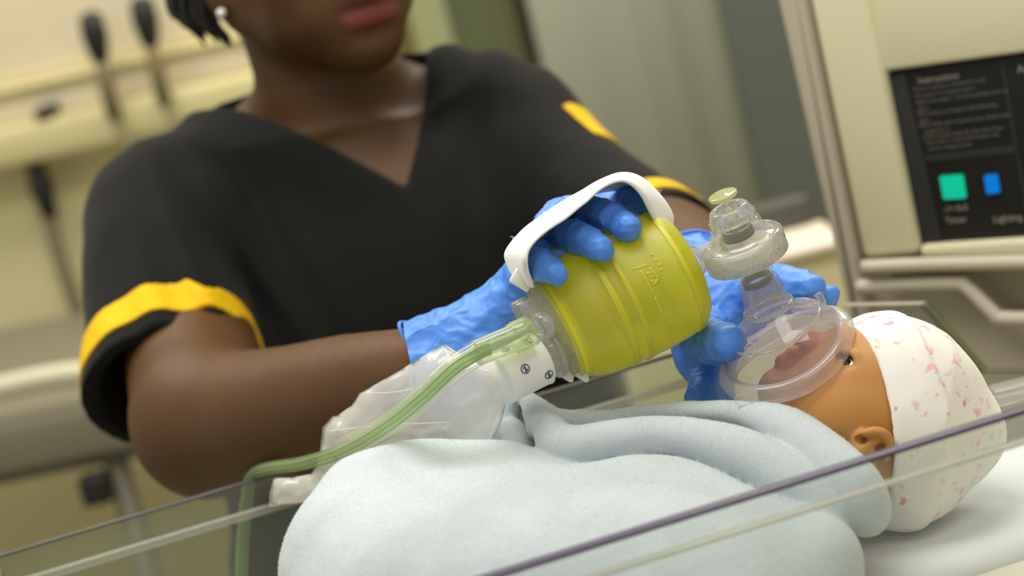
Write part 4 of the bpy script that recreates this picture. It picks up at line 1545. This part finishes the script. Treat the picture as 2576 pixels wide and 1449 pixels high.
# crossed-2 in a ring, printed round the neck
nv = nrm(vdir - na * (vdir @ na))
npn = np.cross(na, nv)
npn = npn if npn @ fw < 0 else -npn
for t_, q_ in ((0.50, -50), (0.80, 3), (0.46, 40), (0.86, -62)):
    a = radians(q_)
    nn = nv * sin(a) + npn * cos(a)
    c = n0 + na * LN * t_ + nn * 0.0130
    tx = -na
    ty = np.cross(nn, tx)
    rot = radians(35)
    tx, ty = tx * cos(rot) + ty * sin(rot), ty * cos(rot) - tx * sin(rot)
    R_ = 0.0021
    ring = tube_mesh([c + (tx * cos(x) + ty * sin(x)) * R_ for x in np.linspace(0, 2 * pi, 25)], 0.00022, 5)
    bar = tube_mesh([c + (tx + ty) * R_ * .7, c - (tx + ty) * R_ * .7], 0.0002, 5)
    two = text_mesh('2', 0.0036, c - ty * 0.0013, tx, ty, 0.0001, 'CENTER')
    link('printed_symbol', join_meshes([ring, bar, two]), m_ink, nk, smooth=False)

# reservoir bag: crumpled clear film sack
outl = [(1290, 880, 1.0), (1215, 905, 1.01), (1150, 885, 1.03), (1112, 868, 1.035), (1090, 880, 1.04), (1000, 935, 1.06), (905, 990, 1.08), (885, 1020, 1.085), (850, 1045, 1.095), (836, 1048, 1.10), (812, 1076, 1.105), (806, 1130, 1.11), (795, 1172, 1.11), (783, 1192, 1.115), (735, 1202, 1.125), (688, 1203, 1.135), (680, 1235, 1.135), (676, 1275, 1.135), (800, 1262, 1.11), (950, 1230, 1.08), (1120, 1190, 1.06), (1235, 1120, 1.04), (1262, 1060, 1.02), (1272, 1020, 1.01), (1345, 960, 1.0)]
poly2 = np.array([(a, b) for a, b, _ in outl], float)


def inside(x, y):
    c = False
    j = len(poly2) - 1
    for i in range(len(poly2)):
        (xi, yi), (xj, yj) = poly2[i], poly2[j]
        if (yi > y) != (yj > y) and x < (xj - xi) * (y - yi) / (yj - yi) + xi:
            c = not c
        j = i
    return c


def edist(p):
    a, b = poly2, np.roll(poly2, -1, 0)
    ab = b - a
    t = np.clip(((p - a) * ab).sum(1) / (ab ** 2).sum(1), 0, 1)
    return np.sqrt(((a + ab * t[:, None] - p) ** 2).sum(1)).min()


bd = []
for i in range(len(poly2)):
    a, b = poly2[i], poly2[(i + 1) % len(poly2)]
    n_ = max(1, int(np.linalg.norm(b - a) / 14))
    bd += [a + (b - a) * j / n_ for j in range(n_)]
nb = len(bd)
ins = []
for yq in np.arange(870, 1290, 11):
    for xq in np.arange(670, 1360, 11):
        q_ = np.array([xq + random.uniform(-3, 3), yq + random.uniform(-3, 3)])
        if inside(*q_) and edist(q_) > 7:
            ins.append(q_)
from mathutils.geometry import delaunay_2d_cdt
allp = bd + ins
vo_, _, tr_, _, _, _ = delaunay_2d_cdt([Vector(p) for p in allp], [(i, (i + 1) % nb) for i in range(nb)], [list(range(nb))], 1, 1e-4)
vo_ = np.array([tuple(v) for v in vo_])
oz = np.array([(a, b, d) for a, b, d in outl])
# depth by inverse-distance blend of the outline
V, F = [], []
base = []
for p in vo_:
    w_ = 1 / (((oz[:, :2] - p) ** 2).sum(1) + 400) ** 1.2
    base.append((w_ * oz[:, 2]).sum() / w_.sum())
base = np.array(base)
ed_ = np.array([edist(p) for p in vo_])
thk = 0.010 * np.sqrt(np.clip(ed_ / 70, 0, 1))
p3 = np.array([P(p[0], p[1], d) for p, d in zip(vo_, base)])
q3_ = p3.astype(np.float32)
# creases: ridged noise stretched along the sack
sdir = nrm(P(1300, 930, 1.0) - P(720, 1230, 1.12))
qs = q3_ - np.outer(q3_ @ sdir, sdir) * 0.55
rid = 0.0062 * (1 - 2 * np.abs(vnoise(qs.astype(np.float32), 42, 31))) + 0.0034 * (1 - 2 * np.abs(vnoise(qs.astype(np.float32), 105, 33)))
edw = np.clip(ed_ / 35, 0, 1)
front_ = p3 - np.outer(thk + rid * edw, fw)
back_ = p3 + np.outer(thk + rid[::-1] * edw * .6, fw)
nV = len(vo_)
V = np.concatenate([front_, back_])
F = []
for t_ in tr_:
    F.append(tuple(t_))
    F.append(tuple(i + nV for i in t_[::-1]))
me = mesh_np(V, F)
bm = bmesh.new()
bm.from_mesh(me)
bmesh.ops.remove_doubles(bm, verts=bm.verts, dist=1e-5)
bmesh.ops.recalc_face_normals(bm, faces=bm.faces)
bm.to_mesh(me)
bm.free()
rb = link('reservoir_bag', me, m_resv, rs)
# folded film seams
for pts in ([(1120, 868, 1.02), (1155, 892, 1.005)], [(815, 1085, 1.09), (960, 1070, 1.06), (1130, 1062, 1.03)], [(905, 990, 1.07), (1000, 985, 1.05), (1110, 960, 1.03)]):
    link('film_seam', tube_mesh(smooth_path(pp(pts), 6), 0.00035, 6), m_resv, rb)

# oxygen tubing: wide clear sleeve over a ribbed green tube
tp = [(1206, 886, 0.981), (1140, 928, 0.982), (1060, 1003, 0.988), (975, 1070, 1.01), (868, 1128, 1.05)]
link('clear_sleeve', tube_mesh(smooth_path(pp(tp), 10), [0.0058, 0.0058, 0.0060, 0.0060, 0.0062, 0.0062], 24, False), m_tubec, rs)
ovr = P(645, 1196, 1.0)
yft = (Ob + by * yf)
over = onplane(645, 1193, Ob + by * (yf + 0.002), by)
ovd = proj(over)[2]
tp2 = pp([(1230, 876, 0.982), (1206, 886, 0.981), (1140, 928, 0.982), (1060, 1003, 0.988), (975, 1070, 1.01), (868, 1132, 1.055), (760, 1166, ovd * .55 + .475)]) + [over + ZW * 0.001] + pp([(622, 1250, ovd + .015), (612, 1340, ovd + .022), (605, 1500, ovd + .025), (600, 1700, ovd + .03)])
gt_path = smooth_path(tp2, 10)
gt = link('green_tube', tube_mesh(gt_path, [0.0034] * 5 + [0.0038] * 6, 18), m_tubeg, rs)
pa = np.array(gt_path)
T = np.gradient(pa, axis=0)
T /= np.linalg.norm(T, axis=1)[:, None]
for s_ in (-0.55, 0.15, 0.7):
    side = np.array([nrm(np.cross(t_, fw)) for t_ in T])
    rib = pa - np.array([nrm(fw - t_ * (fw @ t_)) for t_ in T]) * 0.0034 * math.sqrt(1 - s_ * s_) + side * 0.0036 * s_
    link('tube_rib', tube_mesh(rib, 0.00045, 6), m_tubel, gt)

# ---- strap ribbon
nE = [(1343, 724, 1.000), (1326, 672, .984), (1330, 628, .982), (1364, 588, .984), (1424, 547, .988), (1473, 508, .992), (1512, 474, 1.0), (1556, 456, 1.003), (1586, 462, 1.005), (1614, 492, 1.008), (1634, 532, 1.012), (1656, 572, 1.016)]
fE = [(1298, 705, 1.012), (1274, 664, 1.03), (1268, 630, 1.034), (1304, 583, 1.034), (1384, 521, 1.034), (1453, 480, 1.034), (1508, 448, 1.034), (1566, 428, 1.034), (1620, 445, 1.034), (1667, 490, 1.034), (1695, 540, 1.034), (1690, 584, 1.03)]
tE = [(1300, 706, 1.03), (1284, 672, 1.05), (1284, 640, 1.056), (1322, 592, 1.06), (1398, 536, 1.06), (1462, 502, 1.06), (1512, 482, 1.06), (1560, 478, 1.06), (1612, 478, 1.06), (1655, 510, 1.06), (1684, 552, 1.056), (1685, 590, 1.045)]
A1, A2, A3 = smooth_path(pp(nE), 8), smooth_path(pp(fE), 8), smooth_path(pp(tE), 8)
V, F = [], []
NW = 10
for a, b, c in zip(A1, A2, A3):
    for j in range(NW + 1):
        t = j / NW * 2
        V.append(a * (1 - t) ** 1 + b * t if t <= 1 else b * (2 - t) + c * (t - 1))
V = np.array(V)
G_ = V.reshape(len(A1), NW + 1, 3)
for _ in range(3):
    G_[:, 1:-1] = 0.5 * G_[:, 1:-1] + 0.25 * (G_[:, :-2] + G_[:, 2:])
V = G_.reshape(-1, 3)
V = V + (0.0004 * vnoise(V.astype(np.float32), 120, 41))[:, None] * up
for i in range(len(A1) - 1):
    for j in range(NW):
        F.append((i * (NW + 1) + j, i * (NW + 1) + j + 1, (i + 1) * (NW + 1) + j + 1, (i + 1) * (NW + 1) + j))
st = link('strap', mesh_np(V, F), m_strap, rs)
md = st.modifiers.new('s', 'SOLIDIFY')
md.thickness = 0.0012
md.offset = 0
o_ = P(1312, 702, 1.006)
tx, ty = nrm(0.86 * rt - 0.5 * up), nrm(0.5 * rt + 0.86 * up)
link('strap_tab', box_mesh(o_, tx, ty, np.cross(tx, ty), -0.0048, 0.0058, -0.0042, 0.0036, -0.003, 0.003, 0.0012, 3), m_tab, rs)
# frayed threads on the strap
frs = []
for (x, y, d) in ((1425, 500, 1.032), (1364, 540, 1.032), (1290, 602, 1.032), (1660, 486, 1.033)):
    p_ = P(x, y, d)
    for _ in range(3):
        frs.append(tube_mesh(smooth_path([p_, p_ + up * 0.0012 + rt * random.uniform(-.001, .001), p_ + up * random.uniform(.0010, .0018) + rt * random.uniform(-.0016, .0016)], 3), 0.00005, 4))
fo = link('frayed_thread', join_meshes(frs), m_strap, st)
fo['kind'] = 'stuff'

# ---- patient valve and mask, turned about one axis
T20 = radians(19)
ma = nrm((-0.41 * rt + 0.912 * up) * cos(T20) - fw * sin(T20))
MB = P(1983, 897, 1.024)
SM = 1.03 / FPX
km = SM / cos(T20)


def ml(name, prof, mat, parent=None, closed=False, n=64, off=0.0, rfun=None):
    return link(name, lathe_mesh(MB + (rt * 0 + up * 0), ma, [(t * km, r_ * SM) for t, r_ in prof], n, closed, rfun), mat, rs if parent is None else parent)


mo = MB


def aj(name, prof, mat, parent, shift, n=64, closed=False):
    """lathe about the valve axis shifted sideways by px (mask axis and valve axis differ a little)"""
    return link(name, lathe_mesh(MB + rt * shift * SM, ma, [(t * km, r_ * SM) for t, r_ in prof], n, closed), mat, parent)


vb = link('patient_valve', lathe_mesh(MB, ma, [(t * km, r_ * SM) for t, r_ in [(318, 92), (322, 74), (330, 70), (352, 66), (362, 62), (366, 50), (362, 48), (350, 58), (332, 63), (324, 66), (320, 88)]], 64, True), m_clear, rs)
link('valve_ring', lathe_mesh(MB, ma, [(t * km, r_ * SM) for t, r_ in [(262, 96), (264, 101), (290, 101), (292, 105), (314, 105), (320, 98), (320, 88), (314, 92), (292, 92), (268, 88), (264, 60), (262, 60)]], 72, True), m_clear2, vb)
link('white_diaphragm', lathe_mesh(MB, ma, [(t * km, r_ * SM) for t, r_ in [(272, 8), (276, 86), (298, 90), (306, 70), (308, 8)]], 60), m_milk, vb)
for q_ in np.linspace(0, 2 * pi, 41)[:-1]:
    a_, e1, e2 = frame_of(ma)
    ed = e1 * cos(q_) + e2 * sin(q_)
    link('grip_rib', box_mesh(MB + ed * 101 * SM, ma, ed, np.cross(ma, ed), 266 * km, 289 * km, -1 * SM, 3.5 * SM, -2.6 * SM, 2.6 * SM, 0.0001, 1), m_clear2, vb)
link('relief_ring', lathe_mesh(MB, ma, [(t * km, r_ * SM) for t, r_ in [(366, 52), (368, 58), (380, 58), (383, 54), (400, 50), (404, 44), (404, 30), (396, 30), (380, 40), (368, 44)]], 60, True), m_clear2, vb)
for q_ in np.linspace(0, 2 * pi, 17)[:-1]:
    a_, e1, e2 = frame_of(ma)
    ed = e1 * cos(q_) + e2 * sin(q_)
    link('ring_notch', box_mesh(MB + ed * 56 * SM, ma, ed, np.cross(ma, ed), 367 * km, 382 * km, -1 * SM, 4 * SM, -4 * SM, 4 * SM, 0.0001, 1), m_clear2, vb)
link('pin', lathe_mesh(MB, ma, [(t * km, r_ * SM) for t, r_ in [(372, 14), (402, 14), (404, 9), (428, 8), (430, 12), (434, 12)]], 24), m_clear2, vb)
link('top_cap', lathe_mesh(MB, ma, [(t * km, r_ * SM) for t, r_ in [(428, 4), (429, 34), (432, 37), (437, 37), (439, 33), (438, 20), (441, 12), (440, 3)]], 40), m_cap, vb)
link('dark_reflection', lathe_mesh(MB, ma, [(t * km, r_ * SM) for t, r_ in [(326, 30), (326, 40), (350, 38), (350, 30)]], 32, True), pbr('reflection_grey', (88, 84, 66), .3, .6), vb)  # grey ring put in as a dark reflection within the clear valve
# outlet stem; the grey ring inside paints in its dark reflections
link('outlet_stem', lathe_mesh(MB, ma, [(t * km, r_ * SM) for t, r_ in [(264, 46), (236, 45), (232, 49), (228, 49), (224, 44), (150, 42), (150, 38), (262, 40)]], 48, True), m_clear, vb)
link('stem_reflection', lathe_mesh(MB, ma, [(t * km, r_ * SM) for t, r_ in [(200, 34), (200, 37), (218, 38), (218, 34)]], 40, True), pbr('stem_grey', (120, 118, 112), .2, .8), vb)
# elbow tube to the bag
bagend = BO + ax * 384 * k_
bt0 = BO + ax * 372 * k_
vt = MB + ma * 322 * km
d_ = nrm(bt0 - vt)
link('valve_arm', tube_mesh([bt0, bt0 + (vt - bt0) * .25, vt + d_ * 40 * SM, vt + d_ * 5 * SM], [0.0066, 0.0058, 0.0055, 0.0058], 32, False), m_clear, vb)
link('arm_inner', tube_mesh([bt0, vt + d_ * 30 * SM], [0.0046, 0.0040], 24, False), m_clear, vb)
link('arm_ring', lathe_mesh(bt0, -d_, [(0.002, 0.0066), (0.002, 0.0080), (0.0055, 0.0076), (0.0055, 0.0062)], 40, True), m_clear2, vb)
link('arm_stop', lathe_mesh(vt + d_ * 40 * SM, -d_, [(0.0, 0.0050), (0.0, 0.0064), (0.0014, 0.0064), (0.0014, 0.0050)], 36, True), m_cap, vb)
ho = bt0 + (vt - bt0) * .55 - up * 0.0075
pl = [ho + a * rt * SM + b * up * SM for a, b in ((-52, 2), (10, 34), (34, 26), (20, 10), (-12, -10), (-26, -38), (-44, -30))]
link('arm_hook', prism_mesh(pl, -fw, 0.004, 0.0006), m_clear, vb)

# mask: its face ring is tilted a little more than the valve
mx = nrm((-0.50 * rt + 0.866 * up) * cos(radians(24)) - fw * sin(radians(24)))
mperp = nrm(np.cross(mx, fw))


def mask_mesh(prof, closed):
    """lathe whose axis bends from the face ring (mx) to the neck (ma) and whose ring is wider along the face"""
    n = 80
    V, F = [], []
    for (t, r_, b) in prof:
        a = nrm(mx * (1 - b) + ma * b)
        e1 = nrm(np.cross(a, fw))
        e1 = e1 if e1 @ rt > 0 else -e1
        e2 = np.cross(a, e1)
        c = MB + (mx * (1 - b) + ma * b) * t * km
        wv_ = 1 + 0.0 * b
        for i in range(n):
            q = 2 * pi * i / n
            V.append(c + (e1 * cos(q) * 1.0 + e2 * sin(q) * (0.93 + 0.07 * b)) * r_ * SM + a * (1 - b) * (-0.0035 * (sin(q) ** 2) + 0.002) * (1 if t < 60 else .4))
    k = len(prof)
    for j in range(k if closed else k - 1):
        j2 = (j + 1) % k
        for i in range(n):
            F.append((j * n + i, j * n + (i + 1) % n, j2 * n + (i + 1) % n, j2 * n + i))
    me = mesh_np(V, F)
    bm = bmesh.new()
    bm.from_mesh(me)
    bmesh.ops.recalc_face_normals(bm, faces=bm.faces)
    bm.to_mesh(me)
    bm.free()
    return me


mk = link('face_mask', mask_mesh([(22, 158, 0), (40, 156, .1), (58, 146, .2), (78, 128, .35), (100, 100, .6), (120, 74, .85), (132, 62, 1), (140, 58, 1), (205, 52, 1), (210, 50, 1), (210, 46, 1), (205, 47, 1), (140, 53, 1), (130, 57, 1), (119, 69, .85), (99, 95, .6), (77, 123, .35), (57, 141, .2), (39, 151, .1), (22, 152, 0)], True), m_mask, rs)
cq = []
for q_ in np.linspace(0, 2 * pi, 21):
    cq.append((3 + 25 * sin(q_), 161 + 23 * cos(q_), 0))
link('cushion', mask_mesh(cq[:-1], True), m_cush, mk)
link('dome_step', mask_mesh([(84, 124, .4), (88, 126, .4), (90, 119, .45), (86, 116, .42)], True), m_clear2, mk)
link('neck_ring', mask_mesh([(128, 60, 1), (130, 68, 1), (138, 66, 1), (142, 58, 1)], True), m_clear2, mk)
hk = P(2040, 756, 1.02)
link('hook', tube_mesh(smooth_path(pp([(1990, 778, 1.02), (2030, 775, 1.018), (2058, 770, 1.018), (2068, 762, 1.018), (2056, 738, 1.018)]), 6), [0.0016, 0.0020, 0.0022, 0.0020], 12), m_clear2, mk)
link('valve_flap', prism_mesh(pp([(1948, 806, 1.018), (1966, 800, 1.018), (1982, 838, 1.018), (1972, 850, 1.018), (1962, 848, 1.018)]), fw, 0.0012, 0.0004), m_milk, mk)
e1 = nrm(np.cross(ma, fw))
e1 = e1 if e1 @ rt > 0 else -e1
tdir = nrm(rt * 0.97 + up * 0.22)
link('moulded_lettering', text_mesh('CHILD', 0.0040, P(1880, 862, 0.998), tdir, nrm(up - 0.25 * rt), 0.00008), m_emb, mk, smooth=False)
rc = P(1886, 880, 0.997)
ringm = tube_mesh([rc + (tdir * cos(x) * 1.0 + up * sin(x) * 1.2) * 0.0026 for x in np.linspace(0, 2 * pi, 25)], 0.0002, 5)
dm = text_mesh('D', 0.0036, rc - up * 0.0013, tdir, nrm(up - 0.25 * rt), 0.0001, 'CENTER')
link('moulded_lettering', join_meshes([ringm, dm]), m_emb, mk, smooth=False)
rc = P(1872, 1006, 0.998)
ringm = tube_mesh([rc + (rt * cos(x) * 1.2 + up * sin(x) * .8) * 0.0035 for x in np.linspace(0, 2 * pi, 25)], 0.0004, 6)
link('moulded_ring', ringm, m_clear2, mk)

# ================================================================== BLANKET
pts_all = np.array(pp([(640, 960, 1.12), (640, 1800, .86), (2300, 960, 1.12), (2300, 1800, .86), (640, 960, .86), (2300, 1800, 1.12)]))
lo, hi = pts_all.min(0), pts_all.max(0)
lo[2] = ZM - 0.006
g = Grid(lo, hi, 0.0014)


def fold(lst, k, kin=0.004):
    g.chain(pp([q[:3] for q in lst]), [q[3] for q in lst], k, kin, sub=5)


# hidden bulk (doll's body)
fold([(1350, 1225, 1.045, .030), (1650, 1200, 1.04, .028), (1960, 1195, 1.03, .024)], 0.0)
# front body
fold([(950, 1375, .99, .034), (1300, 1420, .975, .043), (1700, 1470, .955, .046), (1960, 1470, .95, .030), (2040, 1430, .952, .0215)], 0.03)
fold([(900, 1440, .985, .033), (1000, 1560, .96, .04)], 0.03)
fold([(1050, 1560, .955, .045), (1800, 1620, .93, .045)], 0.03)
fold([(898, 1222, 1.0, .014), (1000, 1196, 1.008, .0135), (1140, 1184, 1.01, .0135), (1290, 1188, 1.003, .0135), (1432, 1268, .985, .0125)], 0.014)
fold([(1462, 1272, .978, .0135), (1590, 1226, .980, .0138), (1720, 1236, .975, .0138), (1870, 1312, .965, .0140), (2040, 1400, .955, .0165)], 0.012)
# middle fold
fold([(1376, 1072, 1.006, .0075), (1424, 1124, .996, .0095), (1560, 1104, .993, .0088), (1700, 1100, .992, .0090), (1850, 1140, .984, .0112), (1985, 1212, .975, .0122), (2085, 1296, .968, .0112)], 0.002)
# back fold, running down beside the cheek
fold([(1396, 1062, 1.020, .0065), (1500, 1070, 1.024, .0062), (1640, 1044, 1.020, .0050), (1760, 1036, 1.012, .0042), (1880, 1046, 1.003, .0062), (1985, 1086, .992, .0105), (2072, 1156, .980, .0130), (2142, 1236, .972, .0138), (2180, 1288, .970, .0105)], 0.0015)
fold([(1420, 1075, 1.035, .009), (1560, 1085, 1.035, .009), (1740, 1075, 1.03, .010), (1900, 1082, 1.022, .011)], 0.003)
# raised corner at the reservoir
apx = (1304, 986, 1.034)
for x1, y1, d1, r1 in ((1340, 1050, 1.018, .0048), (1352, 1075, 1.012, .0065), (1368, 1060, 1.016, .0055), (1385, 1040, 1.022, .0040), (1400, 1060, 1.018, .0060)):
    fold([apx + (.0026,), ((apx[0] + x1) / 2 + 4, (apx[1] + y1) / 2 - 3, (apx[2] + d1) / 2, .0032), (x1, y1, d1, r1)], 0.0022, 0.001)
for x1, y1, d1, r1 in ((1246, 1112, 1.036, .0045), (1262, 1108, 1.04, .0048), (1282, 1100, 1.044, .0050)):
    fold([(1298, 990, 1.038, .0022), ((1298 + x1) / 2 - 4, 1045, 1.040, .0032), (x1, y1, d1, r1)], 0.0022, 0.001)
fold([(1290, 1085, 1.034, .0070), (1310, 1130, 1.02, .0090)], 0.003)
g.displace(lambda p: 0.0014 * vnoise(p, 26, 51) + 0.0004 * vnoise(p, 75, 52) + 0.00012 * vnoise(p, 300, 53), 0.006)
g.half(np.array([0, 0, ZM + 0.0006]), -ZW, 0.0)
me = g.mesh(2)
bl = link('blanket', me, m_fleece)
tag(bl, 'pale blue fleece blanket bunched in folds over the baby doll', 'blanket')
# fleece pile: short fibres standing off the cloth
BV, BQ = g.V, g.Q
qa = BV[BQ]
nq = np.cross(qa[:, 2] - qa[:, 0], qa[:, 3] - qa[:, 1])
nq /= np.linalg.norm(nq, axis=1)[:, None] + 1e-12
vis = (nq @ fw < 0.35) & (qa[:, 0, 2] > ZM + 0.004)
idx = np.argwhere(vis)[:, 0]
sel = np.random.choice(idx, 150000)
uv = np.random.rand(len(sel), 2)
b0 = qa[sel, 0] * ((1 - uv[:, :1]) * (1 - uv[:, 1:])) + qa[sel, 1] * (uv[:, :1] * (1 - uv[:, 1:])) + qa[sel, 2] * (uv[:, :1] * uv[:, 1:]) + qa[sel, 3] * ((1 - uv[:, :1]) * uv[:, 1:])
nn = nq[sel] + np.random.normal(0, 0.45, (len(sel), 3))
nn /= np.linalg.norm(nn, axis=1)[:, None]
tn = np.cross(nn, np.random.normal(0, 1, (len(sel), 3)))
tn /= np.linalg.norm(tn, axis=1)[:, None]
ln_ = np.random.uniform(0.0003, 0.0011, (len(sel), 1))
V = np.stack([b0 - tn * 0.00007 - nn * .0002, b0 + tn * 0.00007 - nn * .0002, b0 + nn * ln_ + tn * ln_ * .4], 1).reshape(-1, 3)
F = np.arange(len(V)).reshape(-1, 3)
MP = MT('fleece_fibres')
_d = MP.new('ShaderNodeBsdfDiffuse', Color=lin((210, 222, 225)))
_t = MP.new('ShaderNodeBsdfTranslucent', Color=lin((226, 236, 238)))
_m = MP.new('ShaderNodeMixShader', Fac=0.5)
MP.ln(_d, 0, _m, 1)
MP.ln(_t, 0, _m, 2)
MP.ln(_m, 0, MP.out, 0)
pl_ = link('fleece_pile', mesh_np(V, F), MP.m, bl)
pl_['kind'] = 'stuff'
